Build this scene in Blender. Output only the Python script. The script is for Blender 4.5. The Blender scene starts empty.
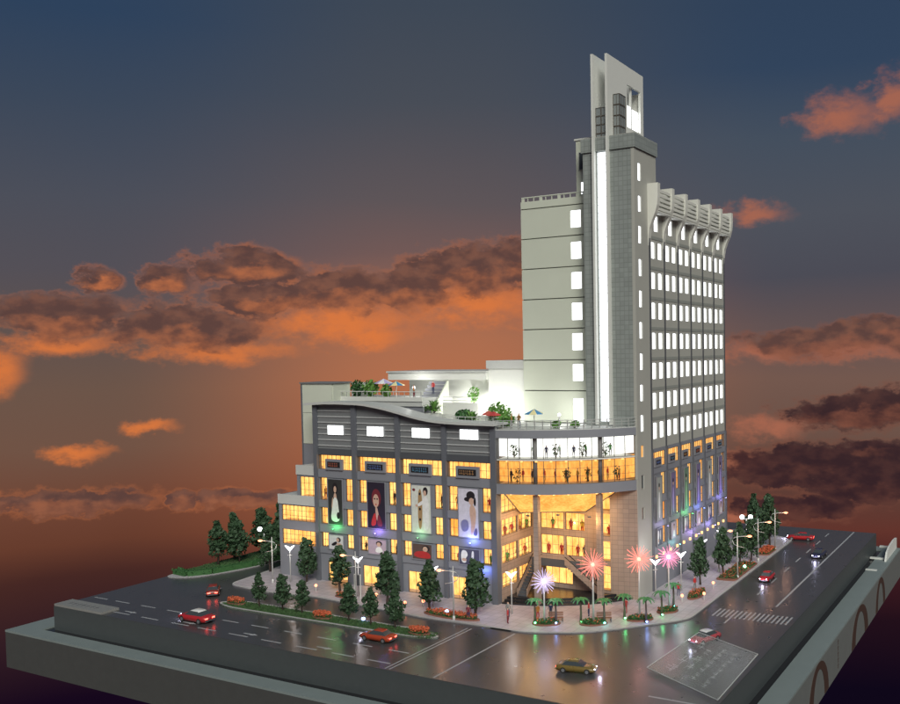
import bpy, math, random
from mathutils import Vector, Matrix
R = math.radians
random.seed(7)
scene = bpy.context.scene
COL = scene.collection

# ------------------------------------------------------------------ camera
cam_data = bpy.data.cameras.new('camera')
cam = bpy.data.objects.new('camera', cam_data)
COL.objects.link(cam)
scene.camera = cam
right, down, fwd = Vector((.87769, .47895, -.01633)), Vector((.0057, -.04449, -.99899)), Vector((-.4792, .87671, -.04178))
cam.matrix_world = Matrix(((right.x, -down.x, -fwd.x, 62.7517), (right.y, -down.y, -fwd.y, -98.748), (right.z, -down.z, -fwd.z, 32.4573), (0, 0, 0, 1)))
cam_data.sensor_width = 36
cam_data.lens = 909.92 / 900 * 36
cam_data.shift_x = (450 - 551.41) / 900
cam_data.shift_y = (391.6 - 352) / 900
cam_data.clip_start = 1
cam_data.clip_end = 2000

# ------------------------------------------------------------------ view
vs = scene.view_settings
vs.view_transform = 'Standard'
vs.look = 'None'
vs.exposure = 0
vs.gamma = 1
scene.cycles.use_denoising = True
scene.cycles.max_bounces = 6
scene.cycles.transparent_max_bounces = 12
scene.cycles.sample_clamp_indirect = 6


def lin(c):
    return tuple(((v / 255) / 12.92 if v / 255 <= .04045 else ((v / 255 + .055) / 1.055) ** 2.4) for v in c[:3]) + (1,)


class NT:
    """small helper around a node tree"""
    def __init__(s, t):
        s.t = t
        t.nodes.clear()

    def n(s, typ, **kw):
        d = s.t.nodes.new(typ)
        for k, v in kw.items():
            setattr(d, k, v)
        return d

    def set(s, sock, v):
        if v is None:
            return
        if isinstance(v, bpy.types.NodeSocket):
            s.t.links.new(v, sock)
        else:
            sock.default_value = v

    def m(s, op, a, b=None, c=None, clamp=False):
        d = s.n('ShaderNodeMath', operation=op, use_clamp=clamp)
        for i, v in enumerate((a, b, c)):
            s.set(d.inputs[i], v)
        return d.outputs[0]

    def v(s, op, a, b=None):
        d = s.n('ShaderNodeVectorMath', operation=op)
        s.set(d.inputs[0], a)
        s.set(d.inputs[1], b)
        return d.outputs['Value'] if op in ('LENGTH', 'DOT_PRODUCT') else d.outputs[0]

    def ss(s, x, lo, hi, a=0., b=1.):
        d = s.n('ShaderNodeMapRange', interpolation_type='SMOOTHSTEP')
        for i, q in enumerate((x, lo, hi, a, b)):
            s.set(d.inputs[i], q)
        return d.outputs[0]

    def mix(s, f, a, b, blend='MIX'):
        d = s.n('ShaderNodeMix', data_type='RGBA', blend_type=blend)
        s.set(d.inputs[0], f)
        s.set(d.inputs[6], a)
        s.set(d.inputs[7], b)
        return d.outputs[2]

    def noise(s, vec, scale, detail=4, rough=.55, dist=0.):
        d = s.n('ShaderNodeTexNoise')
        s.set(d.inputs['Vector'], vec)
        d.inputs['Scale'].default_value = scale
        d.inputs['Detail'].default_value = detail
        d.inputs['Roughness'].default_value = rough
        d.inputs['Distortion'].default_value = dist
        return d

    def ramp(s, f, stops):
        d = s.n('ShaderNodeValToRGB')
        e = d.color_ramp.elements
        while len(e) < len(stops):
            e.new(1)
        for k, (p, c) in enumerate(sorted(stops)):
            e[k].position = p
            e[k].color = c
        s.set(d.inputs[0], f)
        return d.outputs[0]


# ------------------------------------------------------------------ sky: dusk with lit clouds, laid out by azimuth and elevation
world = bpy.data.worlds.new('World')
scene.world = world
world.use_nodes = True
DARK = [(-54.99, 4.81, 1.12, 0.72), (-51.1, 4.72, 1.51, 0.86), (-47.07, 5.36, 2.98, 1.11), (-56.89, 2.68, 3.78, 1.21), (-50.22, 1.72, 4.76, 1.34), (-45.99, 3.48, 3.79, 1.07), (-41.29, 4.08, 4.24, 1.33), (-37.67, 3.95, 3.08, 1.23), (-33.63, 5.09, 4.37, 1.6), (-30.5, 5.55, 2.51, 1.54), (-56.76, -7.74, 4.35, 0.75), (-51.07, -8.1, 1.2, 0.6), (-47.46, -8.23, 2.88, 0.62), (-11.9, 0.55, 5.31, 0.9), (-8.23, 1.06, 2.18, 0.94), (-10.48, -3.79, 4.16, 1.02), (-7.68, -3.36, 2.7, 1.18), (-12.51, -6.99, 5.92, 1.45), (-9.36, -8.28, 3.85, 1.06), (-13.99, -9.61, 4.07, 0.78), (-9.92, -6.34, 3.33, 0.83)]
GLOW = [(-56.94, 1.19, 3.52, 0.77), (-48.61, 0.35, 4.56, 0.77), (-41.64, 2.14, 5.47, 1.34), (-39.56, 1.32, 2.44, 0.86), (-33.04, 3.11, 5.01, 1.37), (-52.54, -3.79, 1.71, 0.4), (-56.42, -5.05, 2.01, 0.5), (-59.61, -0.41, 1.41, 1.19), (-11.11, 13.55, 2.89, 1.21), (-8.05, 14.4, 1.35, 1.5), (-16.14, 8.31, 2.24, 0.59), (-15.72, -0.11, 2.95, 0.73), (-10.47, -0.2, 4.42, 0.54), (-15.15, -4.65, 2.36, 0.86), (-17.31, -10.41, 3.01, 0.61), (-16.97, -6.74, 2.4, 0.86)]
SKYL = [(19.0, 46, 66, 92), (14.0, 60, 72, 90), (8.8, 76, 79, 90), (5.0, 84, 80, 87), (1.7, 96, 82, 78), (-1.6, 108, 85, 73), (-4.9, 112, 83, 69), (-7.6, 112, 70, 54), (-10.2, 102, 60, 45), (-12.0, 70, 40, 36), (-14.8, 50, 29, 35), (-18.5, 22, 8, 28)]
SKYC = [(20.8, 62, 72, 86), (15.3, 72, 77, 87), (9.5, 94, 85, 88), (6.5, 114, 89, 86), (1.0, 172, 110, 80), (-1.5, 178, 111, 78), (-5.8, 168, 99, 68), (-9.5, 150, 84, 58), (-11.8, 120, 65, 50), (-13.7, 72, 38, 38), (-16.1, 46, 27, 34), (-20.1, 22, 8, 28)]
SKYR = [(19.7, 48, 66, 90), (16.5, 50, 68, 92), (12.7, 68, 79, 94), (8.2, 78, 82, 92), (4.7, 76, 76, 86), (-1.9, 115, 88, 78), (-4.9, 108, 82, 72), (-7.8, 92, 64, 56), (-10.8, 98, 52, 44), (-13.1, 62, 28, 32), (-16.0, 34, 16, 26), (-19.9, 15, 8, 25)]
w = NT(world.node_tree)
tc = w.n('ShaderNodeTexCoord')
dirn = w.v('NORMALIZE', tc.outputs['Generated'])
sp = w.n('ShaderNodeSeparateXYZ')
w.set(sp.inputs[0], dirn)
az = w.m('MULTIPLY', w.m('ARCTAN2', sp.outputs[0], sp.outputs[1]), 180 / math.pi)
elv = w.m('MULTIPLY', w.m('ARCSINE', sp.outputs[2]), 180 / math.pi)
cb = w.n('ShaderNodeCombineXYZ')
w.set(cb.inputs[0], az)
w.set(cb.inputs[1], elv)
P = cb.outputs[0]
Pn = w.v('MULTIPLY', P, (1, 1.55, 1))
n_big = w.noise(Pn, .62, 9, .62)
n_wide = w.noise(Pn, .2, 3, .5)
n_low = w.noise(Pn, .05, 3, .5)
warp = w.v('ADD', w.v('MULTIPLY', w.v('SUBTRACT', n_big.outputs['Color'], (.5, .5, .5)), (2.6, 1.7, 0)), w.v('MULTIPLY', w.v('SUBTRACT', n_wide.outputs['Color'], (.5, .5, .5)), (3.4, 1.5, 0)))
P2 = w.v('ADD', P, warp)
nf = n_big.outputs[0]


def blobs(lst, P2=P2):
    acc = None
    for (a, e, hw, hh) in lst:
        r = w.v('LENGTH', w.v('MULTIPLY', w.v('SUBTRACT', P2, (a, e, 0)), (1 / (hw * 1.12), 1 / (hh * 1.15), 0)))
        d = w.m('SUBTRACT', 1.0, r)
        acc = d if acc is None else w.m('SMOOTH_MAX', acc, d, .15)
    return acc


elw = w.m('ADD', elv, w.m('MULTIPLY', w.m('SUBTRACT', n_low.outputs[0], .5), 2.0))
t_el = w.m('DIVIDE', w.m('ADD', elw, 25), 50, clamp=True)
ramps = [w.ramp(t_el, [((e + 25) / 50, lin((a, b, c))) for e, a, b, c in s]) for s in (SKYL, SKYC, SKYR)]
sky = w.mix(w.ss(az, -55, -37), ramps[0], ramps[1])
sky = w.mix(w.ss(az, -34, -14), sky, ramps[2])
rightness = w.ss(az, -34, -16)
d2 = w.m('ADD', blobs(GLOW), w.m('MULTIPLY', w.m('SUBTRACT', nf, .5), 1.5))
glow_c = w.mix(rightness, lin((222, 122, 62)), lin((172, 104, 80)))
sky = w.mix(w.m('MULTIPLY', w.ss(d2, -.16, .95), .86), sky, glow_c)
d1 = w.m('ADD', blobs(DARK), w.m('MULTIPLY', w.m('SUBTRACT', nf, .5), 1.2))
lowr = w.m('MULTIPLY', rightness, w.ss(elv, 0.5, -4))
dark_c = w.mix(lowr, lin((92, 65, 60)), lin((50, 32, 38)))
rim_c = w.mix(rightness, lin((214, 122, 70)), lin((152, 92, 70)))
n_in = w.noise(Pn, .8, 5, .5)
dark_c = w.mix(w.ss(n_in.outputs[0], .38, .66), dark_c, w.mix(lowr, lin((122, 82, 68)), lin((70, 44, 44))))
below = w.m('SUBTRACT', blobs(DARK), blobs(DARK, w.v('ADD', P2, (.1, -.5, 0))))
lit = w.ss(w.m('ADD', below, w.m('MULTIPLY', w.m('SUBTRACT', n_in.outputs[0], .5), .8)), .05, .85)
edge = w.ss(w.m('ADD', d1, w.m('MULTIPLY', w.m('SUBTRACT', n_in.outputs[0], .5), .7)), .24, .02)
body = w.mix(w.m('MAXIMUM', w.m('MULTIPLY', lit, w.m('MULTIPLY', .82, w.ss(elv, -8.5, -3.5, .3, 1.0))), w.m('MULTIPLY', edge, .55)), dark_c, rim_c)
sky = w.mix(w.m('MULTIPLY', w.ss(d1, -.16, .40), .93), sky, body)
bg = w.n('ShaderNodeBackground')
w.set(bg.inputs[0], sky)
bg.inputs[1].default_value = 1.0
wo = w.n('ShaderNodeOutputWorld')
w.set(wo.inputs[0], bg.outputs[0])
world.cycles.sampling_method = 'MANUAL'
world.cycles.sample_map_resolution = 512

# ------------------------------------------------------------------ key: soft room light from above the camera
sun_d = bpy.data.lights.new('sun', 'SUN')
sun_d.energy = 3.0
sun_d.angle = R(28)
sun_d.color = (1, .985, .90)
sun = bpy.data.objects.new('sun', sun_d)
COL.objects.link(sun)
sun.rotation_euler = Vector((-.52, .62, -.56)).to_track_quat('-Z', 'Y').to_euler()

# ------------------------------------------------------------------ helpers: objects
WM = {}


def tag(o, label=None, cat=None, group=None, kind=None):
    for k, v in (('label', label), ('category', cat), ('group', group), ('kind', kind)):
        if v:
            o[k] = v
    return o


def put(o, parent, mat):
    if isinstance(mat, (tuple, Vector)):
        mat = Matrix.Translation(mat)
    COL.objects.link(o)
    WM[o.name] = mat.copy()
    if parent is not None:
        o.parent = parent
        o.matrix_basis = WM[parent.name].inverted() @ mat
    else:
        o.matrix_basis = mat
    return o


def empty(name, loc, rz=0, sc=1):
    e = bpy.data.objects.new(name, None)
    e.empty_display_size = .5
    return put(e, None, Matrix.Translation(loc) @ Matrix.Rotation(rz, 4, 'Z') @ Matrix.Scale(sc, 4))


def ob(name, mesh, parent, mat):
    return put(bpy.data.objects.new(name, mesh), parent, mat)


def T(x, y, z, rz=0, sc=1, s3=None):
    m = Matrix.Translation((x, y, z)) @ Matrix.Rotation(rz, 4, 'Z')
    return m @ (Matrix.Diagonal((*s3, 1)) if s3 else Matrix.Scale(sc, 4))


class MB:
    def __init__(s):
        s.v, s.f, s.m = [], [], []

    def poly(s, pts, mi=0):
        k = len(s.v)
        s.v += [tuple(p) for p in pts]
        s.f.append(tuple(range(k, k + len(pts))))
        s.m.append(mi)
        return s

    def box(s, x0, x1, y0, y1, z0, z1, mi=0):
        k = len(s.v)
        s.v += [(x, y, z) for z in (z0, z1) for x, y in ((x0, y0), (x1, y0), (x1, y1), (x0, y1))]
        for q in ((0, 3, 2, 1), (4, 5, 6, 7), (0, 1, 5, 4), (1, 2, 6, 5), (2, 3, 7, 6), (3, 0, 4, 7)):
            s.f.append(tuple(k + i for i in q))
            s.m.append(mi)
        return s

    def prism(s, pts, z0, z1, mi=0):
        n, k = len(pts), len(s.v)
        s.v += [(x, y, z0) for x, y in pts] + [(x, y, z1) for x, y in pts]
        s.f.append(tuple(range(k + n - 1, k - 1, -1)))
        s.f.append(tuple(range(k + n, k + 2 * n)))
        s.m += [mi] * (n + 2)
        for i in range(n):
            j = (i + 1) % n
            s.f.append((k + i, k + j, k + n + j, k + n + i))
        return s

    def ext(s, pts, a, b, mi=0):
        """closed 3D outline pts swept by the vector b - a offsets"""
        n, k = len(pts), len(s.v)
        a, b = Vector(a), Vector(b)
        s.v += [tuple(Vector(p) + a) for p in pts] + [tuple(Vector(p) + b) for p in pts]
        s.f += [tuple(range(k + n - 1, k - 1, -1)), tuple(range(k + n, k + 2 * n))]
        s.f += [(k + i, k + (i + 1) % n, k + n + (i + 1) % n, k + n + i) for i in range(n)]
        s.m += [mi] * (n + 2)
        return s

    def tube(s, pts, rad, n=6, mi=0, caps=True):
        pts = [Vector(p) for p in pts]
        if not isinstance(rad, (list, tuple)):
            rad = [rad] * len(pts)
        k0 = len(s.v)
        for i, p in enumerate(pts):
            t = (pts[min(i + 1, len(pts) - 1)] - pts[max(i - 1, 0)]).normalized()
            u = t.cross(Vector((0, 0, 1)) if abs(t.z) < .9 else Vector((1, 0, 0))).normalized()
            q = t.cross(u)
            s.v += [tuple(p + (u * math.cos(2 * math.pi * j / n) + q * math.sin(2 * math.pi * j / n)) * rad[i]) for j in range(n)]
        for i in range(len(pts) - 1):
            for j in range(n):
                a, b = k0 + i * n + j, k0 + i * n + (j + 1) % n
                s.f.append((a, b, b + n, a + n))
                s.m.append(mi)
        if caps:
            s.f += [tuple(range(k0 + n - 1, k0 - 1, -1)), tuple(range(len(s.v) - n, len(s.v)))]
            s.m += [mi, mi]
        return s

    def lathe(s, prof, c=(0, 0, 0), n=12, mi=0):
        k0 = len(s.v)
        for r, z in prof:
            s.v += [(c[0] + r * math.cos(2 * math.pi * j / n), c[1] + r * math.sin(2 * math.pi * j / n), c[2] + z) for j in range(n)]
        for i in range(len(prof) - 1):
            for j in range(n):
                a, b = k0 + i * n + j, k0 + i * n + (j + 1) % n
                s.f.append((a, b, b + n, a + n))
                s.m.append(mi)
        return s

    def ball(s, c, r, n=8, mi=0):
        r = r if isinstance(r, tuple) else (r, r, r)
        k = len(s.v)
        s.lathe([(math.sin(math.pi * i / n), -math.cos(math.pi * i / n)) for i in range(n + 1)], (0, 0, 0), n + 2, mi)
        s.v[k:] = [(c[0] + x * r[0], c[1] + y * r[1], c[2] + z * r[2]) for x, y, z in s.v[k:]]
        return s

    def mesh(s, name, mats, smooth=False):
        me = bpy.data.meshes.new(name)
        me.from_pydata(s.v, [], s.f)
        for m in (mats if isinstance(mats, (list, tuple)) else [mats]):
            me.materials.append(m)
        if len(set(s.m)) > 1:
            me.polygons.foreach_set('material_index', s.m)
        if smooth:
            me.polygons.foreach_set('use_smooth', [True] * len(s.f))
        me.update()
        return me

    def build(s, name, mats, parent=None, smooth=False):
        """world-space geometry, re-centred so that the object's origin lies at its own base"""
        xs, ys, zs = zip(*s.v)
        c = ((min(xs) + max(xs)) / 2, (min(ys) + max(ys)) / 2, min(zs))
        s.v = [(x - c[0], y - c[1], z - c[2]) for x, y, z in s.v]
        return ob(name, s.mesh(name, mats, smooth), parent, Matrix.Translation(c))


CACHE = {}


def cached(key, fn):
    if key not in CACHE:
        CACHE[key] = fn()
    return CACHE[key]


def B(name, mat, parent, *a):
    return MB().box(*a).build(name, mat, parent)


# ------------------------------------------------------------------ materials
MATS = {}


def pm(name, col, rough=.6, metal=0., var=.12, scale=1.5, bump=0., spec=.5, tile=None, grain=0.):
    """principled, with a little uneven tone; tile = (w, h, mortar, darkness) adds fine joints too small to model"""
    m = bpy.data.materials.new(name)
    m.use_nodes = True
    t = NT(m.node_tree)
    o = t.n('ShaderNodeOutputMaterial')
    b = t.n('ShaderNodeBsdfPrincipled')
    t.set(o.inputs[0], b.outputs[0])
    c = t.n('ShaderNodeTexCoord').outputs['Object']
    no = t.noise(c, scale, 6, .65)
    base = (*col, 1)
    f = t.m('ADD', t.m('MULTIPLY', t.m('SUBTRACT', no.outputs[0], .5), 2 * var), 1.0)
    if grain:
        g = t.noise(c, scale * 14, 3, .7)
        f = t.m('ADD', f, t.m('MULTIPLY', t.m('SUBTRACT', g.outputs[0], .5), grain))
    hs = t.n('ShaderNodeHueSaturation')
    hs.inputs['Color'].default_value = base
    t.set(hs.inputs['Value'], f)
    outc = hs.outputs[0]
    if tile:
        g = t.n('ShaderNodeNewGeometry')
        sx = t.n('ShaderNodeSeparateXYZ')
        t.set(sx.inputs[0], g.outputs['Position'])
        if len(tile) > 4:  # lies flat
            us, vs_ = sx.outputs[0], sx.outputs[1]
        else:
            us, vs_ = t.m('ADD', sx.outputs[0], sx.outputs[1]), sx.outputs[2]
        ju = t.m('LESS_THAN', t.m('FRACT', t.m('DIVIDE', us, tile[0])), tile[2] / tile[0])
        jv = t.m('LESS_THAN', t.m('FRACT', t.m('DIVIDE', vs_, tile[1])), tile[2] / tile[1])
        j = t.m('MAXIMUM', ju, jv)
        wn = t.n('ShaderNodeTexWhiteNoise', noise_dimensions='2D')
        cv = t.n('ShaderNodeCombineXYZ')
        t.set(cv.inputs[0], t.m('FLOOR', t.m('DIVIDE', us, tile[0])))
        t.set(cv.inputs[1], t.m('FLOOR', t.m('DIVIDE', vs_, tile[1])))
        t.set(wn.inputs['Vector'], cv.outputs[0])
        h2 = t.n('ShaderNodeHueSaturation')
        t.set(h2.inputs['Color'], outc)
        t.set(h2.inputs['Value'], t.m('SUBTRACT', t.m('ADD', .93, t.m('MULTIPLY', wn.outputs[0], .14)), t.m('MULTIPLY', j, tile[3])))
        outc = h2.outputs[0]
    t.set(b.inputs['Base Color'], outc)
    b.inputs['Metallic'].default_value = metal
    b.inputs['Specular IOR Level'].default_value = spec
    t.set(b.inputs['Roughness'], t.m('ADD', rough - .06, t.m('MULTIPLY', no.outputs[0], .12)))
    if bump:
        bn = t.n('ShaderNodeBump')
        bn.inputs['Strength'].default_value = bump
        bn.inputs['Distance'].default_value = .05
        t.set(bn.inputs['Height'], t.noise(c, scale * 10, 4, .6).outputs[0])
        t.set(b.inputs['Normal'], bn.outputs[0])
    MATS[name] = m
    return m


def em(name, col, strength, base=(.02, .02, .02)):
    m = bpy.data.materials.new(name)
    m.use_nodes = True
    t = NT(m.node_tree)
    o = t.n('ShaderNodeOutputMaterial')
    b = t.n('ShaderNodeBsdfPrincipled')
    b.inputs['Base Color'].default_value = (*base, 1)
    b.inputs['Emission Color'].default_value = (*col, 1)
    b.inputs['Emission Strength'].default_value = strength
    t.set(o.inputs[0], b.outputs[0])
    return m


def glassy(name, tint, refl=.12, clear=.9, rough=.05):
    m = bpy.data.materials.new(name)
    m.use_nodes = True
    t = NT(m.node_tree)
    o = t.n('ShaderNodeOutputMaterial')
    tr = t.n('ShaderNodeBsdfTransparent')
    tr.inputs[0].default_value = (*tint, 1)
    gl = t.n('ShaderNodeBsdfGlossy')
    gl.inputs['Roughness'].default_value = rough
    ge = t.n('ShaderNodeNewGeometry')
    ca = t.m('ABSOLUTE', t.v('DOT_PRODUCT', ge.outputs['Normal'], ge.outputs['Incoming']))
    fr = t.m('ADD', .04, t.m('MULTIPLY', .96, t.m('POWER', t.m('SUBTRACT', 1.0, ca, clamp=True), 5.0)))
    mx = t.n('ShaderNodeMixShader')
    t.set(mx.inputs[0], t.m('ADD', t.m('MULTIPLY', fr, clear), refl * .1, clamp=True))
    t.set(mx.inputs[1], tr.outputs[0])
    t.set(mx.inputs[2], gl.outputs[0])
    t.set(o.inputs[0], mx.outputs[0])
    return m


def lit_interior(name, lo, hi, strength, sx=1.6, sz=.5):
    """shop back wall that glows itself in place of room lamps, uneven like shelves and hangings"""
    m = bpy.data.materials.new(name)
    m.use_nodes = True
    t = NT(m.node_tree)
    o = t.n('ShaderNodeOutputMaterial')
    e = t.n('ShaderNodeEmission')
    g = t.n('ShaderNodeNewGeometry')
    n1 = t.noise(t.v('MULTIPLY', g.outputs['Position'], (sx, sx, sz)), 1.0, 5, .7)
    n2 = t.noise(t.v('MULTIPLY', g.outputs['Position'], (.35, .35, .3)), 1.0, 2, .5)
    f = t.ss(t.m('ADD', t.m('MULTIPLY', n1.outputs[0], .75), t.m('MULTIPLY', n2.outputs[0], .5)), .42, .8)
    t.set(e.inputs[0], t.mix(f, (*lo, 1), (*hi, 1)))
    e.inputs[1].default_value = strength
    t.set(o.inputs[0], e.outputs[0])
    return m


road_m = pm('asphalt', (.060, .059, .061), .29, spec=.7, var=.22, scale=.5, bump=.08, grain=.5)
plat_m = pm('dark_grey_paint', (.055, .064, .066), .5, var=.12)  # base boards darkened, standing in for light that weakens low down
rim_m = pm('pale_green_board', (.19, .225, .22), .55, var=.10, scale=.4)
rimside_m = pm('grey_fabric_board', (.053, .054, .052), .75, var=.12, scale=.8, grain=.3)
brown_m = pm('brown_print', (.05, .024, .016), .7)
printside_m = pm('lit_printed_board', (.135, .145, .14), .6, var=.12, scale=.8, grain=.3)  # skirt board painted paler, as this side catches more light
pave_m = pm('pale_paving', (.42, .385, .41), .5, var=.12, scale=.5, tile=(1.2, 1.2, .09, .28, 1))
kerb_m = pm('kerb_stone', (.40, .40, .39), .6)
paint_m = pm('white_road_paint', (.36, .37, .38), .5, var=.25, scale=1.2)
grass_m = pm('turf', (.045, .10, .03), .9, var=.3, scale=3, grain=.7)
hedge_m = pm('hedge_leaf', (.03, .10, .025), .8, var=.4, scale=2.5)
leaf_m = pm('tree_leaf', (.030, .068, .028), .7, var=.35, scale=1.2)
leaf2_m = pm('roof_plant_leaf', (.10, .24, .04), .7, var=.35, scale=1.2)
bark_m = pm('bark', (.07, .05, .04), .85)
flower_m = pm('orange_flowers', (.55, .12, .05), .8, var=.4, scale=4)
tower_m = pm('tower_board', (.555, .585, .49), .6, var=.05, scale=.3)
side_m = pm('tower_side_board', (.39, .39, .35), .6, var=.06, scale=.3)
groove_m = pm('joint_grey', (.16, .17, .15), .7)  # darker grey backing seen through the panel joints
tile_m = pm('grey_green_tile', (.26, .285, .27), .4, var=.08, scale=.4, tile=(.62, .62, .09, .22))
stone_m = pm('stone_pier', (.31, .235, .19), .6, var=.1, scale=.6, tile=(.9, .6, .06, .3))  # warm tint puts the amber entrance light into the stone colour
wall_m = pm('podium_wall', (.205, .213, .24), .55, var=.08, scale=.4)
pillar_m = pm('podium_pillar', (.115, .122, .14), .55, var=.1)
dark_m = pm('dark_fascia', (.075, .08, .09), .5)
slat_m = pm('pale_slat', (.44, .45, .45), .5)
corn_m = pm('cornice_board', (.64, .64, .58), .55, var=.05)
band_m = pm('window_band', (.27, .285, .26), .55, var=.08)
louv_m = pm('louver_board', (.175, .182, .188), .55, var=.1)
roof_m = pm('roof_sheet', (.50, .51, .49), .5, var=.06)
white_m = pm('white_board', (.64, .65, .61), .55, var=.04)
frame_m = pm('window_frame', (.10, .085, .07), .5)
hframe_m = pm('pale_window_frame', (.45, .46, .44), .5)
black_m = pm('black_stone', (.02, .02, .022), .25, var=.1)
pole_m = pm('lamp_pole', (.55, .55, .53), .4, metal=.3)
rail_m = pm('rail_metal', (.5, .52, .5), .4, metal=.4)
glass_m = glassy('clear_glass', (.97, .96, .93))
dglass_m = pm('dark_glass', (.05, .06, .065), .12, var=.05)
acrylic_m = glassy('acrylic', (.93, .95, .94), .5, .8, .22)
etch_m = pm('etched_acrylic', (.40, .42, .41), .6)
amber_m = lit_interior('amber_shop_light', (.85, .28, .045), (1.0, .60, .19), 2.15)
amber2_m = lit_interior('deep_amber_shop_light', (.70, .24, .04), (1.0, .47, .11), 1.6, 2.6, .9)
whiteroom_m = lit_interior('white_shop_light', (.75, .80, .80), (1, 1, 1), 1.9)
warmslab_m = pm('warm_floor', (.5, .36, .22), .6)
litwhite_m = em('lit_white_window', (.95, .97, 1.0), 3.0)
litwhite2_m = em('lit_white_strip', (.93, .96, 1.0), 2.2)
lamp_amber = em('amber_lamp', (1, .5, .16), 3)
lamp_orange = em('orange_lamp', (1, .30, .15), 4)
ggl_m = pm('grey_glass', (.20, .22, .22), .15, var=.08)
lamp_white = em('white_lamp', (.95, .97, 1), 6)

# ================================================================== the display base
PX0, PX1, PY0, PY1 = -53.2, 36.4, -25.6, 67.5
QX0, QX1, QY0, QY1 = -58.6, 39.95, -29.0, 71.0
plinth = empty('plinth', ((QX0 + QX1) / 2, (QY0 + QY1) / 2, -8))
tag(plinth, kind='structure')
MB().box(QX0 + .02, QX1 - .02, QY0 + .02, QY1 - .02, -8, -3.25).build('skirt', rimside_m, plinth)
B('printed_side', printside_m, plinth, QX1 - .018, QX1 - .002, QY0 + .04, QY1 - .04, -7.98, -3.26)  # stronger light on this side is put into the sheet's colour
for a in ((QX0, QX1, QY0, PY0 - 1.1), (QX0, QX1, PY1 + .6, QY1), (QX0, PX0 - 1.1, PY0 - 1.1, PY1 + .6), (PX1 + .9, QX1, PY0 - 1.1, PY1 + .6)):
    MB().box(*a, -3.25, -3.0).build('rim_board', rim_m, plinth)
MB().box(PX0 - 1.1, PX1 + .9, PY0 - 1.1, PY1 + .6, -3.24, -3.2).build('groove', black_m, plinth)  # black sheet stands in for the shade inside the gap
# brown arch print and small marks on the right-hand skirt
for yc, ww in ((5.6, 10.2), (31.5, 12.5), (49, 9)):
    b = MB()
    for k in range(14):
        a0, a1 = math.pi * k / 14, math.pi * (k + 1) / 14
        q = []
        for a, r in ((a0, 1), (a1, 1), (a1, .6), (a0, .6)):
            q.append((QX1 + .02, yc - math.cos(a) * ww / 2 * r * (1 if r == 1 else .95), -7.9 + math.sin(a) * (4.6 if r == 1 else 3.75)))
        b.ext(q, (-.02, 0, 0), (.012, 0, 0))
    b.build('arch_print', brown_m, plinth)
for k in range(5):
    b = MB()
    y = 16.4
    z = -4.0 - k * .75
    b.box(QX1 - .01, QX1 + .012, y - .3, y + .3, z, z + .12).box(QX1 - .01, QX1 + .014, y - .07, y + .07, z - .3, z + .3).box(QX1 - .01, QX1 + .016, y - .25, y + .2, z - .32, z - .22)
    b.build('character_print', brown_m, plinth)
br = empty('bracket', (38.2, 64, -3))
tag(br, 'pale curved plastic bracket standing on the far right rim of the base', 'bracket')
MB().ext([(36.7, y, z) for y, z in ((59, -3), (71, -3), (71, -1.2), (68, -1.0), (63, -1.2), (60.5, -1.7))], (2.3, 0, 0), (2.6, 0, 0)).build('side_plate', white_m, br)
for y in (70.5, 60.6):
    B('tab', white_m, br, 36.5, 39.0, y - .35, y + .35, -2.99, -2.75)
B('pale_strip', white_m, None, 37.2, 38.9, 51.8, 52.6, -2.99, -2.9)
tag(bpy.data.objects['pale_strip'], 'small loose white strip lying on the right rim of the base', 'strip')

platform = MB().box(PX0, PX1, PY0, PY1, -3.2, -.05).build('platform', plat_m)
tag(platform, kind='structure')
road = MB().box(PX0 + .05, PX1 - .05, PY0 + .05, PY1 - .05, -.048, 0).build('road', road_m)
tag(road, kind='structure')


def mark(name, x0, x1, y0, y1):
    return MB().box(x0, x1, y0, y1, .001, .006).build(name, paint_m, road)


# lane dashes along the front road
for x in (-52.3, -47.8, -42.6, -37.5, -32.4, -27.3, -22.3, -16.9, -11.6, -6.3, -1.2):
    mark('lane_dash', x, x + 2.8, -20.42, -20.22)
for x in (-43.2, -37.8, -32.2, -27.5, -22.2, -16.9, -11.5, -6.2, -1.2):
    mark('lane_dash', x, x + 3.1, -24.0, -23.8)
for y in range(-2, 64, 7):
    if not 5 < y < 14:
        mark('lane_dash', 28.9, 29.1, y, y + 3)
mark('edge_line', 32.6, 32.85, 14.5, 67)
mark('edge_line', 29.8, 36.2, -20.45, -20.2)
for x in (2.25, 2.8):
    mark('stop_line', x, x + .16, -25.3, -9.9)
mark('stop_line', 8.4, 8.62, -25.3, -9.3)
for k in range(17):
    xk = 26.6 + .56 * k
    MB().poly([(xk, 7.4, .006), (xk + .22, 7.4, .006), (xk + .22, 10.8, .006), (xk, 10.8, .006)]).build('crossing_stripe', paint_m, road)
for x in (-41, -30, -19.5, -8):
    b = MB()
    b.ext([(x - 1.2, -23.1, .002), (x + .2, -23.18, .002), (x + .2, -23.35, .002), (x + 1.1, -23.0, .002), (x + .2, -22.7, .002), (x + .2, -22.86, .002), (x - 1.2, -22.94, .002)], (0, 0, 0), (0, 0, .004))
    b.build('lane_arrow', paint_m, road)


def poly_round(pts, r=2.0, n=6):
    out = []
    for i, p in enumerate(pts):
        p, a, c = Vector(p), Vector(pts[i - 1]), Vector(pts[(i + 1) % len(pts)])
        rr = min(r, (a - p).length * .45, (c - p).length * .45)
        s, e = p + (a - p).normalized() * rr, p + (c - p).normalized() * rr
        out += [tuple((1 - t) ** 2 * s + 2 * t * (1 - t) * p + t * t * e) for t in [k / n for k in range(n + 1)]]
    return out


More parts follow.
